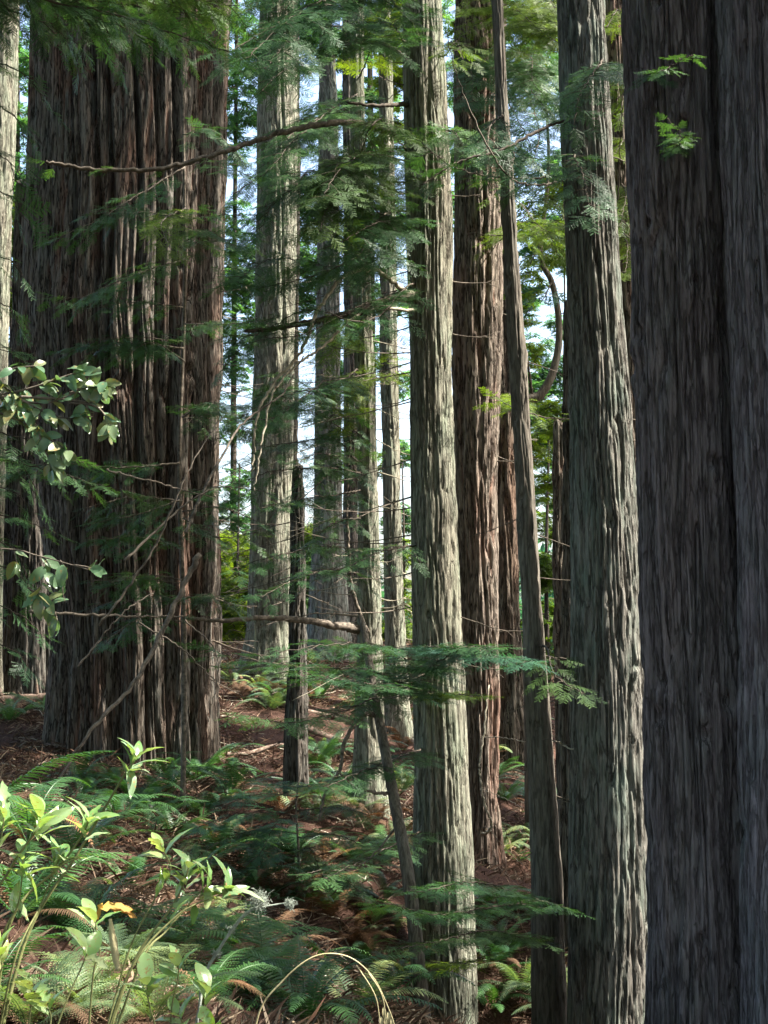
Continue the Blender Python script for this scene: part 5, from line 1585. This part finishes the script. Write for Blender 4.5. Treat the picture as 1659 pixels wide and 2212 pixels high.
def leaf_branch(pts, subs, size, shape, n_per, r0=0.007):
    path = smooth_path([P(*p) for p in pts], 10)
    g_ = Geo()
    g_.tube(path, np.linspace(r0, r0 * 0.4, len(path)), 6, 0.1)
    lf_ = Geo()
    for sb in subs:
        sp2 = smooth_path([P(*p) for p in sb], 8)
        g_.tube(sp2, np.linspace(r0 * 0.5, r0 * 0.25, len(sp2)), 5)
        n = n_per
        for q in range(n):
            k = int(np.clip(RNG.uniform(0.15, 1.0) * (len(sp2) - 1), 0, len(sp2) - 2))
            dv = unit(sp2[k + 1] - sp2[k])
            X = unit(dv * 0.5 + RNG.normal(size=3) * 0.55 - UP * 0.35)
            Nn = unit(np.array([0.1, -0.9, 0.45]) + RNG.normal(size=3) * 0.45)
            lf_.inst(LT[shape, int(RNG.random() < 0.15)][RNG.integers(0, 3)], [sp2[k]], [X], [Nn], [size * RNG.uniform(0.7, 1.15)])
    o = g_.obj('branch', M['wood'], lt_, True)
    lf_.obj('leaves', M['grey_leaf'], o, True)


D0 = 5.2
leaf_branch([(-700, 1100, 5.6), (-300, 900, D0), (-50, 860, D0), (100, 860, D0), (200, 870, D0)], [
    [(-60, 850, D0), (20, 800, D0), (80, 790, D0)], [(-40, 860, D0), (60, 840, D0), (150, 810, D0), (190, 800, D0)], [(0, 860, D0), (100, 870, D0), (180, 840, D0), (240, 820, D0)],
    [(40, 860, D0), (120, 900, D0), (200, 900, D0)], [(-60, 870, D0), (20, 900, D0), (90, 930, D0)], [(60, 900, D0), (110, 950, D0), (160, 980, D0)], [(150, 870, D0), (210, 880, D0), (248, 930, D0)],
    [(-60, 800, D0), (0, 830, D0), (60, 870, D0)], [(80, 930, D0), (105, 990, D0), (112, 1020, D0)], [(-50, 900, D0), (10, 880, D0), (60, 900, D0)], [(150, 850, D0), (200, 830, D0), (240, 840, D0)]], 0.074, 'oval', 16, 0.010)
leaf_branch([(-700, 1250, 5.6), (-300, 1180, D0), (0, 1185, D0), (80, 1200, D0), (190, 1230, D0)], [
    [(30, 1190, D0), (35, 1210, D0), (38, 1235, D0)], [(80, 1200, D0), (100, 1210, D0), (95, 1240, D0)], [(130, 1210, D0), (140, 1230, D0), (135, 1270, D0), (140, 1300, D0)],
    [(60, 1270, D0), (80, 1280, D0), (85, 1290, D0)], [(160, 1220, D0), (190, 1225, D0), (215, 1235, D0)], [(100, 1290, D0), (118, 1320, D0), (125, 1345, D0)], [(90, 1240, D0), (90, 1290, D0), (110, 1330, D0)]], 0.08, 'oval', 4, 0.005)

# withered yellow leaf curled on a stem
wl = P(250, 1990, 5.2)
w_ = thing('withered_leaf', wl, 'crumpled yellow withered leaf hanging over a curled brown one, lower left', 'leaf')
g_ = Geo()
for (u, v, X, s_) in [(215, 1962, (1, 0, 0.1), 0.12), (235, 1960, (1, 0.2, -0.25), 0.11), (222, 1950, (-0.4, 0.1, -1), 0.07)]:
    g_.inst(LT['oval', 1][0], [P(u, v, 5.2)], [X], [(0.1, -0.6, 0.8)], [s_])
g_.obj('blade', M['dry_leaf'], w_, True)
g_ = Geo()
cp = smooth_path([P(238, 1985, 5.2), P(243, 2020, 5.2), P(250, 2070, 5.2), P(256, 2095, 5.2)], 6)
g_.tube(cp, np.interp(np.arange(len(cp)), [0, 8, len(cp) - 1], [0.006, 0.014, 0.009]), 8, 0.2)
g_.obj('curled_blade', M['straw'], w_, True)

# arching dry grass
gr0 = gb(545, 2230, 5.6)
dg = thing('dry_grass', gr0, 'arching straw coloured grass stalk with drooping seed heads at the bottom', 'grass stalk')
g_ = Geo()
g_.tube(smooth_path([gr0, P(555, 2205, 5.6), P(610, 2120, 5.6), P(680, 2066, 5.6), P(750, 2066, 5.6), P(805, 2110, 5.6), P(840, 2180, 5.6), P(860, 2240, 5.6)], 10), np.linspace(0.004, 0.0018, 71), 5)
g_.tube(smooth_path([P(795, 2100, 5.6), P(825, 2150, 5.58), P(835, 2215, 5.58)], 8), np.linspace(0.003, 0.0015, 17), 4)
g_.tube(smooth_path([P(770, 2085, 5.6), P(810, 2150, 5.62), P(822, 2215, 5.62)], 8), np.linspace(0.003, 0.0015, 17), 4)
g_.obj('stalk', M['straw'], dg, True)
g_ = Geo()
for (u, v) in [(838, 2185), (845, 2200), (832, 2195), (822, 2195), (850, 2215), (828, 2175)]:
    g_.inst(LT['lance', 0][0], [P(u, v, 5.6)], [(0.15, 0, -1)], [(0.3, -1, 0)], [0.05])
g_.obj('seed_head', M['straw'], dg, True)

# lichen covered twig
lw0 = gb(395, 2330, 5.3)
lw = thing('lichen_twig', lw0, 'grey lichen covered twig rising from the bottom toward tufts of pale lichen', 'twig')
g_ = Geo()
g_.tube(smooth_path([lw0, P(430, 2180, 5.3), P(440, 2110, 5.3), P(480, 2040, 5.3), P(520, 1985, 5.3), P(545, 1965, 5.3), P(620, 1950, 5.3)], 10), np.interp(np.arange(61), [0, 40, 60], [0.0065, 0.0055, 0.0025]), 8, 0.5)
g_.tube(smooth_path([P(520, 1985, 5.3), P(560, 1950, 5.3), P(575, 1925, 5.3)], 6), np.linspace(0.005, 0.002, 13), 6, 0.4)
g_.obj('wood', M['lichen'], lw, True)
for (u, v, r, n) in [(560, 1945, 0.030, 420), (626, 1952, 0.018, 220), (500, 2010, 0.014, 120), (470, 2060, 0.014, 120), (444, 2120, 0.014, 110)]:
    g_ = Geo()
    c = P(u, v, 5.3)
    for _ in range(n):
        a = c + RNG.normal(size=3) * r * 0.45
        dv = unit(RNG.normal(size=3)) * r * 0.5
        s_ = unit(RNG.normal(size=3)) * r * 0.25
        g_.tube([a, a + dv + s_ * 0.4, a + dv * 1.4 + s_], [0.0008, 0.0007, 0.0004], 3)
    g_.obj('lichen_tuft', M['lichen'], lw)
